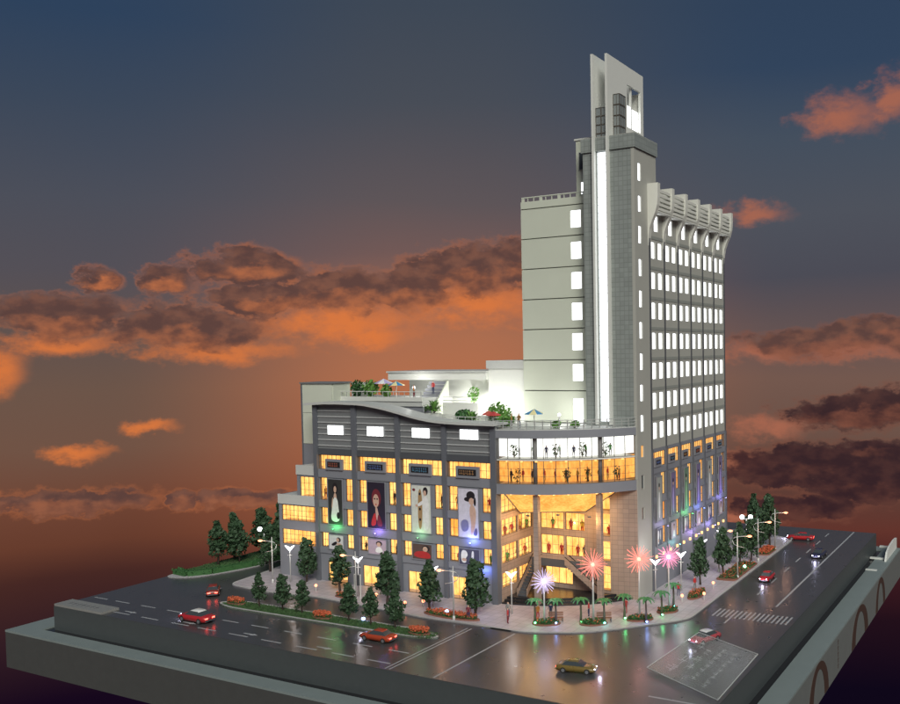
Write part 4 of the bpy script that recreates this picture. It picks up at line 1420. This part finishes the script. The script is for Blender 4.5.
def globe_lamp(x, y, label, h=5.6):
    r = empty('globe_lamp', (x, y, .14))
    tag(r, label, 'lamp post', 'twin globe lamps')
    MB().tube([(x, y, .14), (x, y, h)], .08, 8).tube([(x - .6, y - .3, h), (x + .6, y + .3, h)], .05, 6).build('pole', pole_m, r, True)
    for s_ in (-1, 1):
        MB().ball((x + s_ * .6, y + s_ * .3, h + .3), .36, 10).build('globe', lamp_white, r, True)


globe_lamp(-44.2, 3.0, 'twin globe lamp in front of the left group of trees')
globe_lamp(20.6, 42.5, 'twin globe lamp among the right pavement trees')


def burst_lamp(x, y, h, col, core, label, rad_, seed, n=72):
    r = empty('burst_lamp', (x, y, .14))
    tag(r, label, 'lamp', 'fibre burst lamps on the plaza')
    MB().tube([(x, y, .14), (x, y, h)], [.13, .09], 8).build('pole', pole_m, r, True)
    MB().ball((x, y, h + .1), .26, 8).build('core', core, r, True)
    rnd = random.Random(seed)
    b = MB()
    for k in range(n):
        zz = 1 - 2 * (k + .5) / n
        a = k * 2.39996
        rr = math.sqrt(1 - zz * zz)
        d = Vector((rr * math.cos(a), rr * math.sin(a), zz))
        c = Vector((x, y, h + .1))
        b.tube([c + d * .25, c + d * rad_ * rnd.uniform(.85, 1.1)], [.035, .022], 4)
    b.build('fibre_burst', col, r)
    l = bpy.data.lights.new('glow', 'POINT')
    l.energy, l.color, l.shadow_soft_size = 300, tuple(.3 + .7 * v for v in col['c']), .7
    put(bpy.data.objects.new('glow', l), r, (x, y, h + .1))


def fib(name, c, s):
    m = em(name, c, s)
    m['c'] = c
    return m


coral, pinkf, icef = fib('coral_fibre', (1, .26, .2), 1.5), fib('pink_fibre', (1, .3, .5), 1.5), fib('ice_fibre', (.75, .62, 1), 1.3)
burst_lamp(10.0, -4.9, 5.2, icef, em('ice_core', (.45, .7, 1), 8), 'pale lilac fibre burst lamp before the entrance steps', 1.55, 1)
burst_lamp(15.3, -2.4, 7.2, coral, em('coral_core', (1, .35, .2), 5), 'coral fibre burst lamp in front of the recessed entrance', 1.8, 2)
burst_lamp(19.5, 1.7, 7.4, coral, em('coral_core_b', (1, .35, .2), 5), 'coral fibre burst lamp in front of the stone tower corner', 1.75, 3)
burst_lamp(21.0, 7.6, 6.6, pinkf, em('pink_core', (1, .6, .8), 8), 'pink fibre burst lamp before the tower side', 1.6, 4)


def palm(x, y, label, seed, lc):
    r = empty('palm_tree', (x, y, .14))
    tag(r, label, 'palm', 'palm trees on the plaza')
    rnd = random.Random(seed)
    MB().tube([(x, y, .14), (x + .05, y, 1.4), (x, y, 2.8)], [.17, .13, .11], 8).build('trunk', bark_m, r, True)
    pg = cached('palm_leaf', lambda: pm('palm_leaf', (.04, .20, .065), .5, var=.3))
    for k in range(9):
        a = 6.283 * k / 9 + rnd.uniform(-.2, .2)
        d, s_ = Vector((math.cos(a), math.sin(a), 0)), Vector((-math.sin(a), math.cos(a), 0))
        b = MB()
        prev = None
        for j in range(5):
            t = j / 4
            p = Vector((x, y, 2.8)) + d * 1.15 * t + Vector((0, 0, .55 * math.sin(t * 2.2) - .55 * t * t))
            wv = s_ * (.05 + .2 * math.sin(math.pi * min(1, t + .1)))
            cur = (p - wv + Vector((0, 0, -.07)), p, p + wv + Vector((0, 0, -.07)))
            if prev:
                b.poly([prev[0], prev[1], cur[1], cur[0]]).poly([prev[1], prev[2], cur[2], cur[1]])
            prev = cur
        b.build('frond', pg, r)
    lm = cached(('pl', lc), lambda: em('palm_light_%d' % int(lc[2] * 99), lc, 9))
    MB().ball((x + .3, y - .45, .42), (.13, .13, .1), 6).build('ground_light', lm, r)
    l = bpy.data.lights.new('glow', 'POINT')
    l.energy, l.color, l.shadow_soft_size = 22, lc, .1
    put(bpy.data.objects.new('glow', l), r, (x + .45, y - .75, 1.3))


GRN, CYN, BLUE = (.15, 1, .3), (.2, .9, .8), (.25, .4, 1)
for k, (x, y, c) in enumerate(((8.9, -5.3, GRN), (11.2, -4.3, BLUE), (13.7, -2.6, GRN), (16.4, -1.8, CYN), (17.8, 1.0, GRN), (20.7, .8, BLUE), (21.3, 4.3, GRN), (21.2, 8.6, CYN))):
    palm(x, y, 'small palm on the plaza, %s' % ['leftmost, left of the lilac burst lamp', 'right of the lilac burst lamp', 'left of the first coral burst lamp', 'right of the first coral burst lamp', 'left of the second coral burst lamp', 'right of the second coral burst lamp', 'second from the right', 'rightmost, by the pink burst lamp'][k], k, c)

# ================================================================== cars
tyre_m = pm('tyre', (.015, .015, .015), .8)
rim_metal = pm('rim_metal', (.5, .5, .52), .3, metal=.8)
head_m = em('headlight', (.75, .72, 1.0), 45)
tail_m = em('tail_light', (1, .06, .04), 12)


def loft(secs):
    b = MB()
    n = len(secs[0])
    for s in secs:
        b.v += [tuple(p) for p in s]
    for i in range(len(secs) - 1):
        for j in range(n):
            a, c = i * n + j, i * n + (j + 1) % n
            b.f.append((a, c, c + n, a + n))
            b.m.append(0)
    b.f += [tuple(range(n - 1, -1, -1)), tuple(range((len(secs) - 1) * n, len(secs) * n))]
    b.m += [0, 0]
    return b


def car_body():
    st = [(-2.32, .72, .38, .74), (-2.22, .84, .3, .84), (-1.75, .89, .25, .90), (-1.0, .9, .23, .90), (0, .9, .23, .88), (1.0, .9, .24, .84), (1.7, .87, .26, .77), (2.15, .8, .3, .68), (2.32, .66, .38, .58)]
    return loft([[(x, -w_ * .94, zb), (x, -w_ * 1.02, zb * .4 + zt * .6), (x, -w_ * .9, zt), (x, -w_ * .4, zt + .035), (x, w_ * .4, zt + .035), (x, w_ * .9, zt), (x, w_ * 1.02, zb * .4 + zt * .6), (x, w_ * .94, zb)] for x, w_, zb, zt in st])


def car(label, x, y, rz, col, roof=None, sc=1.12, group='toy cars on the model roads'):
    r = empty('car', (x, y, .005), rz, sc)
    M0 = WM[r.name]
    tag(r, label, 'car', group)
    paint = cached(('paint', col), lambda: pm('car_paint_%d_%d' % (int(col[0] * 99), int(col[1] * 99)), col, .28, var=.04))
    rp = cached(('paint', roof or col), lambda: pm('car_roof_%d' % int((roof or col)[1] * 99), roof or col, .28, var=.04))
    ob('body', cached(('carb', col), lambda: car_body().mesh('body', paint, True)), r, M0)

    def cabin():
        return loft([[(xb, -.74, .88), (xt, -.58, zt), (xt, .58, zt), (xb, .74, .88)] for xb, xt, zt in ((-1.72, -1.15, 1.28), (-.9, -.9, 1.35), (.2, .1, 1.37), (1.05, .35, 1.30))]).mesh('cabin_glass', dglass_m)

    def roofm():
        return loft([[(x_, -.6, z_ - .05), (x_, -.52, z_ + .03), (x_, .52, z_ + .03), (x_, .6, z_ - .05)] for x_, z_ in ((-1.12, 1.3), (-.8, 1.37), (.1, 1.39), (.32, 1.33))]).mesh('roof', rp, True)
    ob('cabin_glass', cached('cabin', cabin), r, M0)
    ob('roof', cached(('roof', roof or col), roofm), r, M0)
    for sx in (-1.42, 1.42):
        for sy in (-1, 1):
            W0 = M0 @ Matrix.Translation((sx, sy * .8, .34))
            t = ob('wheel', cached('tyre', lambda: MB().tube([(0, -.12, 0), (0, .12, 0)], .34, 14).mesh('wheel', tyre_m)), r, W0)
            ob('rim', cached('rim', lambda: MB().tube([(0, -.135, 0), (0, .135, 0)], .2, 10).mesh('rim', rim_metal)), t, W0)
    for sy in (-1, 1):
        ob('headlight', cached('hl', lambda: MB().ball((0, 0, 0), (.12, .17, .1), 6).mesh('headlight', head_m)), r, M0 @ Matrix.Translation((2.2, sy * .52, .56)))
        ob('tail_light', cached('tl', lambda: MB().box(-.05, .05, -.2, .2, -.07, .07).mesh('tail_light', tail_m)), r, M0 @ Matrix.Translation((-2.28, sy * .5, .66)))
    hl = bpy.data.lights.new('beam', 'POINT')
    hl.energy, hl.color, hl.shadow_soft_size = 34, (.72, .7, 1), .15
    put(bpy.data.objects.new('beam', hl), r, M0 @ Matrix.Translation((2.75, 0, .6)))
    for xb in (-2.3, 2.3):
        ob('bumper', cached('bump', lambda: MB().box(-.07, .07, -.68, .68, -.08, .08).mesh('bumper', dark_m)), r, M0 @ Matrix.Translation((xb, 0, .4)))


CRED, CDK, COR, CGOLD, CSIL = (.38, .02, .025), (.05, .045, .02), (.34, .05, .02), (.16, .11, .03), (.30, .05, .06)
car('red car with a white roof driving left along the front road', -29.9, -22.1, R(180), CRED, (.7, .7, .68), 1.06)
car('small dark red car seen from behind, heading away beside the left lawn', -38.6, -11.9, R(136), (.22, .03, .02), None, .95)
car('orange-red car with glowing tail lights beside the front median', -4.4, -18.2, R(180), COR, None, .94)
car('gold car alone on the wide dark junction in front', 20.7, -17.4, R(12), CGOLD, None, .88)
car('red and silver car facing the viewer at the right crossing', 29.2, -2.6, R(-110), (.35, .06, .07), (.6, .6, .6), .9)
car('red car facing the viewer beside the right pavement beds', 28.0, 27.4, R(-90), CRED, None, .85)
car('dark car with bright blue-white headlights farther up the right street', 31.4, 45, R(-92), (.03, .03, .06), None, .9)
car('red car crossing at the far end of the right street', 25.8, 56.5, R(188), CRED, None, .95)


# ================================================================== small figures
def person_mesh(shirt, legs, dress=False):
    me = bpy.data.meshes.new('figure_base')
    V = [(0, 0, .95), (0, 0, 1.2), (0, 0, 1.42), (0, 0, 1.55), (0, -.01, 1.66), (0, 0, 1.76), (-.1, 0, .9), (-.11, .02, .5), (-.11, 0, .08), (-.11, -.12, .04), (.1, 0, .9), (.12, -.06, .5), (.12, .04, .08), (.12, -.08, .04), (-.2, 0, 1.4), (-.25, .02, 1.14), (-.24, -.08, .9), (.2, 0, 1.4), (.26, .02, 1.14), (.24, -.06, .9)]
    E_ = [(0, 1), (1, 2), (2, 3), (3, 4), (4, 5), (0, 6), (6, 7), (7, 8), (8, 9), (0, 10), (10, 11), (11, 12), (12, 13), (2, 14), (14, 15), (15, 16), (2, 17), (17, 18), (18, 19)]
    rad_ = [.15, .14, .16, .06, .10, .09, .1, .075, .05, .045, .1, .075, .05, .045, .07, .055, .04, .07, .055, .04]
    me.from_pydata(V, E_, [])
    o = bpy.data.objects.new('figure_base', me)
    COL.objects.link(o)
    md = o.modifiers.new('skin', 'SKIN')
    for i, q in enumerate(me.skin_vertices[0].data):
        q.radius = (rad_[i], rad_[i] * .8)
        q.use_root = i == 0
    o.modifiers.new('sub', 'SUBSURF').levels = 1
    dg = bpy.context.evaluated_depsgraph_get()
    out_ = bpy.data.meshes.new_from_object(o.evaluated_get(dg))
    bpy.data.objects.remove(o)
    out_.materials.clear()
    for c in (shirt, legs, SKIN, BLK):
        out_.materials.append(pmc(c))
    for p in out_.polygons:
        z, x = p.center.z, abs(p.center.x)
        p.material_index = 3 if (z > 1.70 or (z > 1.6 and p.center.y > .02)) else 2 if (z > 1.5 or (x > .2 and z < 1.0)) else 0 if z > .92 else 1
        p.use_smooth = True
    return out_


BASE_PERSON = None


def person(label, x, y, z, rz, shirt, legs, cat='person', group=None, sc=1.1, name='person'):
    global BASE_PERSON
    if BASE_PERSON is None:
        BASE_PERSON = person_mesh(shirt, legs)

    def mk():
        m = BASE_PERSON.copy()
        for i, c in enumerate((shirt, legs, SKIN, BLK)):
            m.materials[i] = pmc(c)
        return m
    o = ob(name, cached(('person', shirt, legs), mk), None, T(x, y, z, rz, sc))
    tag(o, label, cat, group)


NAVY, GREY, GRNS, YELS = (.03, .04, .10), (.2, .2, .2), (.06, .3, .08), (.6, .45, .05)
for a in (('person in a red shirt at the kerb left of the lilac burst lamp', 5.9, -6.6, RED, DRED), ('person in red on the plaza before the entrance steps', 13.4, .2, RED, NAVY), ('person in orange standing beside the leftmost palm', 8.4, -3.7, (.5, .2, .03), RED), ('person in dark clothes between the lilac lamp and steps', 9.6, -2.6, NAVY, GREY), ('person in red beneath the second coral burst lamp', 17.0, 3.2, RED, RED), ('person in a red coat on the plaza below the hat banner', -6.6, -4.5, RED, DRED), ('person in red walking by the tower side wall', 20.0, 13.6, RED, NAVY), ('person in grey by the wing lamp left of the steps', 4.6, -4.4, GREY, NAVY), ('person in dark red seated-height beside the plaza flower bed', .9, -7.6, DRED, NAVY), ('person in red on the pavement near the right trees', 20.9, 17.4, RED, GREY)):
    person(a[0], a[1], a[2], .14, random.uniform(0, 6.28), a[3], a[4])
person('person in red on the white roof terrace stair', -16.6, 10.2, 26.8, 0, RED, NAVY)
person('person in brown on the rounded deck left of the blue parasol', 2.6, 2.4, 22.86, 1, (.2, .1, .03), NAVY)
person('person in tan on the rounded deck beside the leafy shrub', 1.6, 2.2, 22.86, 2, (.35, .2, .05), GREY)
person('person in orange on the terrace right of the left parasols', -17.4, 6.6, 26.41, 2, (.5, .2, .05), DRED)
# shop figures behind the glass
rnd = random.Random(5)
FC = [(RED, RED), (BLK, BLK), (GRNS, (.04, .15, .05)), (RED, (.5, .3, .1)), ((.45, .25, .05), DRED)]
FN = ['red', 'black', 'green', 'red and tan', 'tan']
ORD = ['first', 'second', 'third', 'fourth', 'fifth', 'sixth', 'seventh', 'eighth', 'ninth', 'tenth', 'eleventh']
gsh = 'small figures standing inside the lit shop floors'
lab_f = 'small coloured figure standing inside the lit banner facade windows'
for i in range(4):
    b0, b1 = PIL[i][1], PIL[i + 1][0]
    for z, zz in ((8.42, 8.25), (5.1, 8.2), (11.9, 11.85)):
        for qi, xx in enumerate((b0 + .5, b0 + 1.1, b1 - 1.1, b1 - .5)):
            if rnd.random() < .62:
                c = rnd.choice(FC)
                lab_f = '%s figure in the %s floor window %s of the %s banner, %s one' % (FN[FC.index(c)], {8.42: 'middle', 5.1: 'lower', 11.9: 'upper'}[z], 'left' if qi < 2 else 'right', ['gown', 'portrait', 'robe', 'hat'][i], ('outer', 'inner', 'inner', 'outer')[qi])
                person(lab_f, xx, rnd.uniform(.7, 1.6), {8.42: 8.2, 5.1: 4.5, 11.9: 11.85}[z], rnd.uniform(0, 6), *c, cat='figure', group=gsh, name='shop_figure')
for k in range(11):
    x, y = arc(.08 + k * .083, -1.3 - .6 * (k % 2))
    c = rnd.choice(FC + [(BLK, BLK)])
    person('small figure in the amber gallery of the rounded corner, %s from the left' % ORD[k], x, y, 15.81, rnd.uniform(0, 6), *c, cat='figure', group='figures in the amber gallery', name='shop_figure', sc=1.05)
for k in range(8):
    x, y = arc(.15 + k * .1, -1.1 - .7 * (k % 2))
    person('small dark figure in the white gallery of the rounded corner, %s from the left' % ORD[k], x, y, 19.06, rnd.uniform(0, 6), *rnd.choice([(BLK, BLK), (NAVY, BLK), (GRNS, BLK)]), cat='figure', group='figures in the white gallery', name='shop_figure', sc=.95)
for k, (x, z, c) in enumerate(((3.1, 7.95, GRNS), (5.9, 7.95, RED), (7.6, 7.95, YELS), (2.4, 4.45, RED), (4.4, 4.45, RED), (6.9, 4.45, RED), (7.9, 4.45, GREY), (11.6, 7.55, RED))):
    person('small figure inside the recessed entrance %s' % ['top windows, first from the left', 'top windows, second from the left', 'top windows, third from the left', 'middle windows, first from the left', 'middle windows, second from the left', 'middle windows, third from the left', 'middle windows, fourth from the left', 'tall slit window'][k], x, 10.2, z, 0, c, RED, cat='figure', group='figures in the entrance windows', name='shop_figure', sc=1.2)
for k, (y, z) in enumerate(((2.5, 8.2), (4.2, 8.2), (6.4, 8.2), (8.2, 8.2), (3.0, 4.66), (5.6, 4.66), (7.6, 4.66))):
    person('small figure behind the left entrance wall, %s floor, %s from the street' % ('upper' if k < 4 else 'lower', ORD[k % 4]), .1, y, z, 0, *rnd.choice(FC), cat='figure', group='figures in the left entrance wall', name='shop_figure')
for k, (x, t) in enumerate(((.1, 19.06), (.42, 19.06), (.62, 19.06), (.8, 19.06), (.12, 15.81), (.5, 15.81), (.66, 15.81), (.9, 15.81))):
    px, py = arc(x, -1.6)
    shrub('indoor_plant', 'potted plant inside the %s gallery of the rounded corner, %s from the left' % ('white' if t > 19 else 'amber', ORD[k % 4]), px, py, t, .55, 1.9, 46, int(px * 10), hedge_m, .16, 'gallery plants')

# ================================================================== plaza lights and seats
for k, (x, y) in enumerate(((-26, -5.2), (-15.2, -5.4), (-9.3, -6.9), (-7.6, -5.3), (21.4, 11.2), (22.9, 19.2), (23.6, 13.4))):
    r = empty('bollard_light', (x, y, .14))
    tag(r, 'short bollard light glowing orange, %s' % ['left of the plaza under the gown banner', 'below the portrait banner', 'right of the median trees', 'behind the robe-banner tree', 'by the pink burst lamp', 'by the first right tree', 'at the right plaza kerb'][k], 'light', 'orange bollard lights')
    MB().tube([(x, y, .14), (x, y, .8)], .08, 8).build('post', pole_m, r)
    MB().ball((x, y, .95), .2, 8).build('globe', lamp_orange, r, True)
for x, y, c, n in ((-2.8, -6.9, (.3, .6, 1), 'blue'), (23.6, 31.5, (.3, 1, .55), 'green'), (-10.2, -13.9, (.3, .45, 1), 'deep blue')):
    o = MB().ball((x, y, .62), (.24, .24, .2), 8).build('garden_light', em('garden_' + n.replace(' ', '_'), c, 8), None, True)
    tag(o, 'small glowing %s garden light among the planting' % n, 'light')
for x, y, n in ((10.7, -3.3, 'lilac'), (16.0, -.9, 'first coral')):
    r = empty('bench', (x, y, .14), .55)
    M0 = WM[r.name]
    tag(r, 'small brown bench behind the %s burst lamp' % n, 'bench')
    wood = cached('wood', lambda: pm('bench_wood', (.22, .1, .06), .6))
    for k in range(3):
        ob('seat_slat', MB().box(-.9, .9, -.3 + k * .2, -.14 + k * .2, .42, .48).mesh('seat_slat', wood), r, M0)
        ob('back_slat', MB().box(-.9, .9, .3, .35, .58 + k * .18, .7 + k * .18).mesh('back_slat', wood), r, M0)
    for sx in (-.8, .8):
        ob('leg', MB().box(sx - .05, sx + .05, -.3, .36, 0, .42).mesh('leg', dark_m), r, M0)
sg = empty('info_stand', (-18.2, -5.6, .14))
tag(sg, 'slim white notice stand with a dark panel by the street lamp', 'sign')
for sx in (-.5, .5):
    B('post', white_m, sg, -18.2 + sx - .05, -18.2 + sx + .05, -5.65, -5.55, .14, 3.4)
B('panel', dark_m, sg, -18.64, -17.76, -5.63, -5.57, 1.9, 3.3)

# ================================================================== title plates on the base
tp = empty('title_plate', (31, -14, .01))
tag(tp, 'clear acrylic title plate with etched lines leaning on the front right corner', 'plate')
L_, B_, R_, T_ = Vector((27.0, -13.9, .12)), Vector((36.2, -19.1, .12)), Vector((37.6, -10.8, 2.1)), Vector((30.0, -6.6, 2.1))
nn = (B_ - L_).cross(T_ - L_).normalized()
MB().ext([L_, B_, R_, T_], (0, 0, 0), tuple(nn * .22)).build('sheet', acrylic_m, tp)


def onplate(u, v, h=.235):
    return L_.lerp(B_, u).lerp(T_.lerp(R_, u), v) + nn * h


rim = [(0, 0), (1, 0), (1, 1), (0, 1), (0, 0)]
MB().tube([onplate(u, v, .2) for u, v in rim], .05, 4).build('polished_edge', etch_m, tp)
rnd = random.Random(11)


def glyph(u, v, su, sv):
    b = MB()
    for k in range(7):
        hz = rnd.random() < .5
        cu, cv = u + rnd.uniform(.15, .85) * su, v + rnd.uniform(.15, .85) * sv
        du, dv = (su * rnd.uniform(.25, .45), sv * .028) if hz else (su * .028, sv * rnd.uniform(.25, .45))
        b.poly([onplate(cu - du, cv - dv, .226 + k * .001), onplate(cu + du, cv - dv, .226 + k * .001), onplate(cu + du, cv + dv, .226 + k * .001), onplate(cu - du, cv + dv, .226 + k * .001)])
    b.build('etched_character', etch_m, tp)


for k in range(4):
    glyph(.18 + .0 * k, .12 + k * .19, .12, .15)
for k in range(3):
    glyph(.34, .28 + k * .17, .1, .13)
for k in range(8):
    glyph(.54, .12 + k * .095, .07, .075)
for k in range(9):
    glyph(.72, .08 + k * .09, .07, .07)
cp = empty('corner_plate', (-48.2, -24.3, .01))
tag(cp, 'thin pale plate with faint markings on the front left corner of the base', 'plate')
MB().box(-53.15, -43.4, -25.55, -23.0, .008, .3).build('sheet', pm('plate_grey', (.22, .22, .21), .5), cp)
for k in range(7):
    b = MB()
    x = -51.6 + k * .9
    b.box(x, x + .5, -24.4, -24.3, .301, .31).box(x + .2, x + .3, -24.8, -23.9, .301, .312)
    b.build('marking', dark_m, cp)
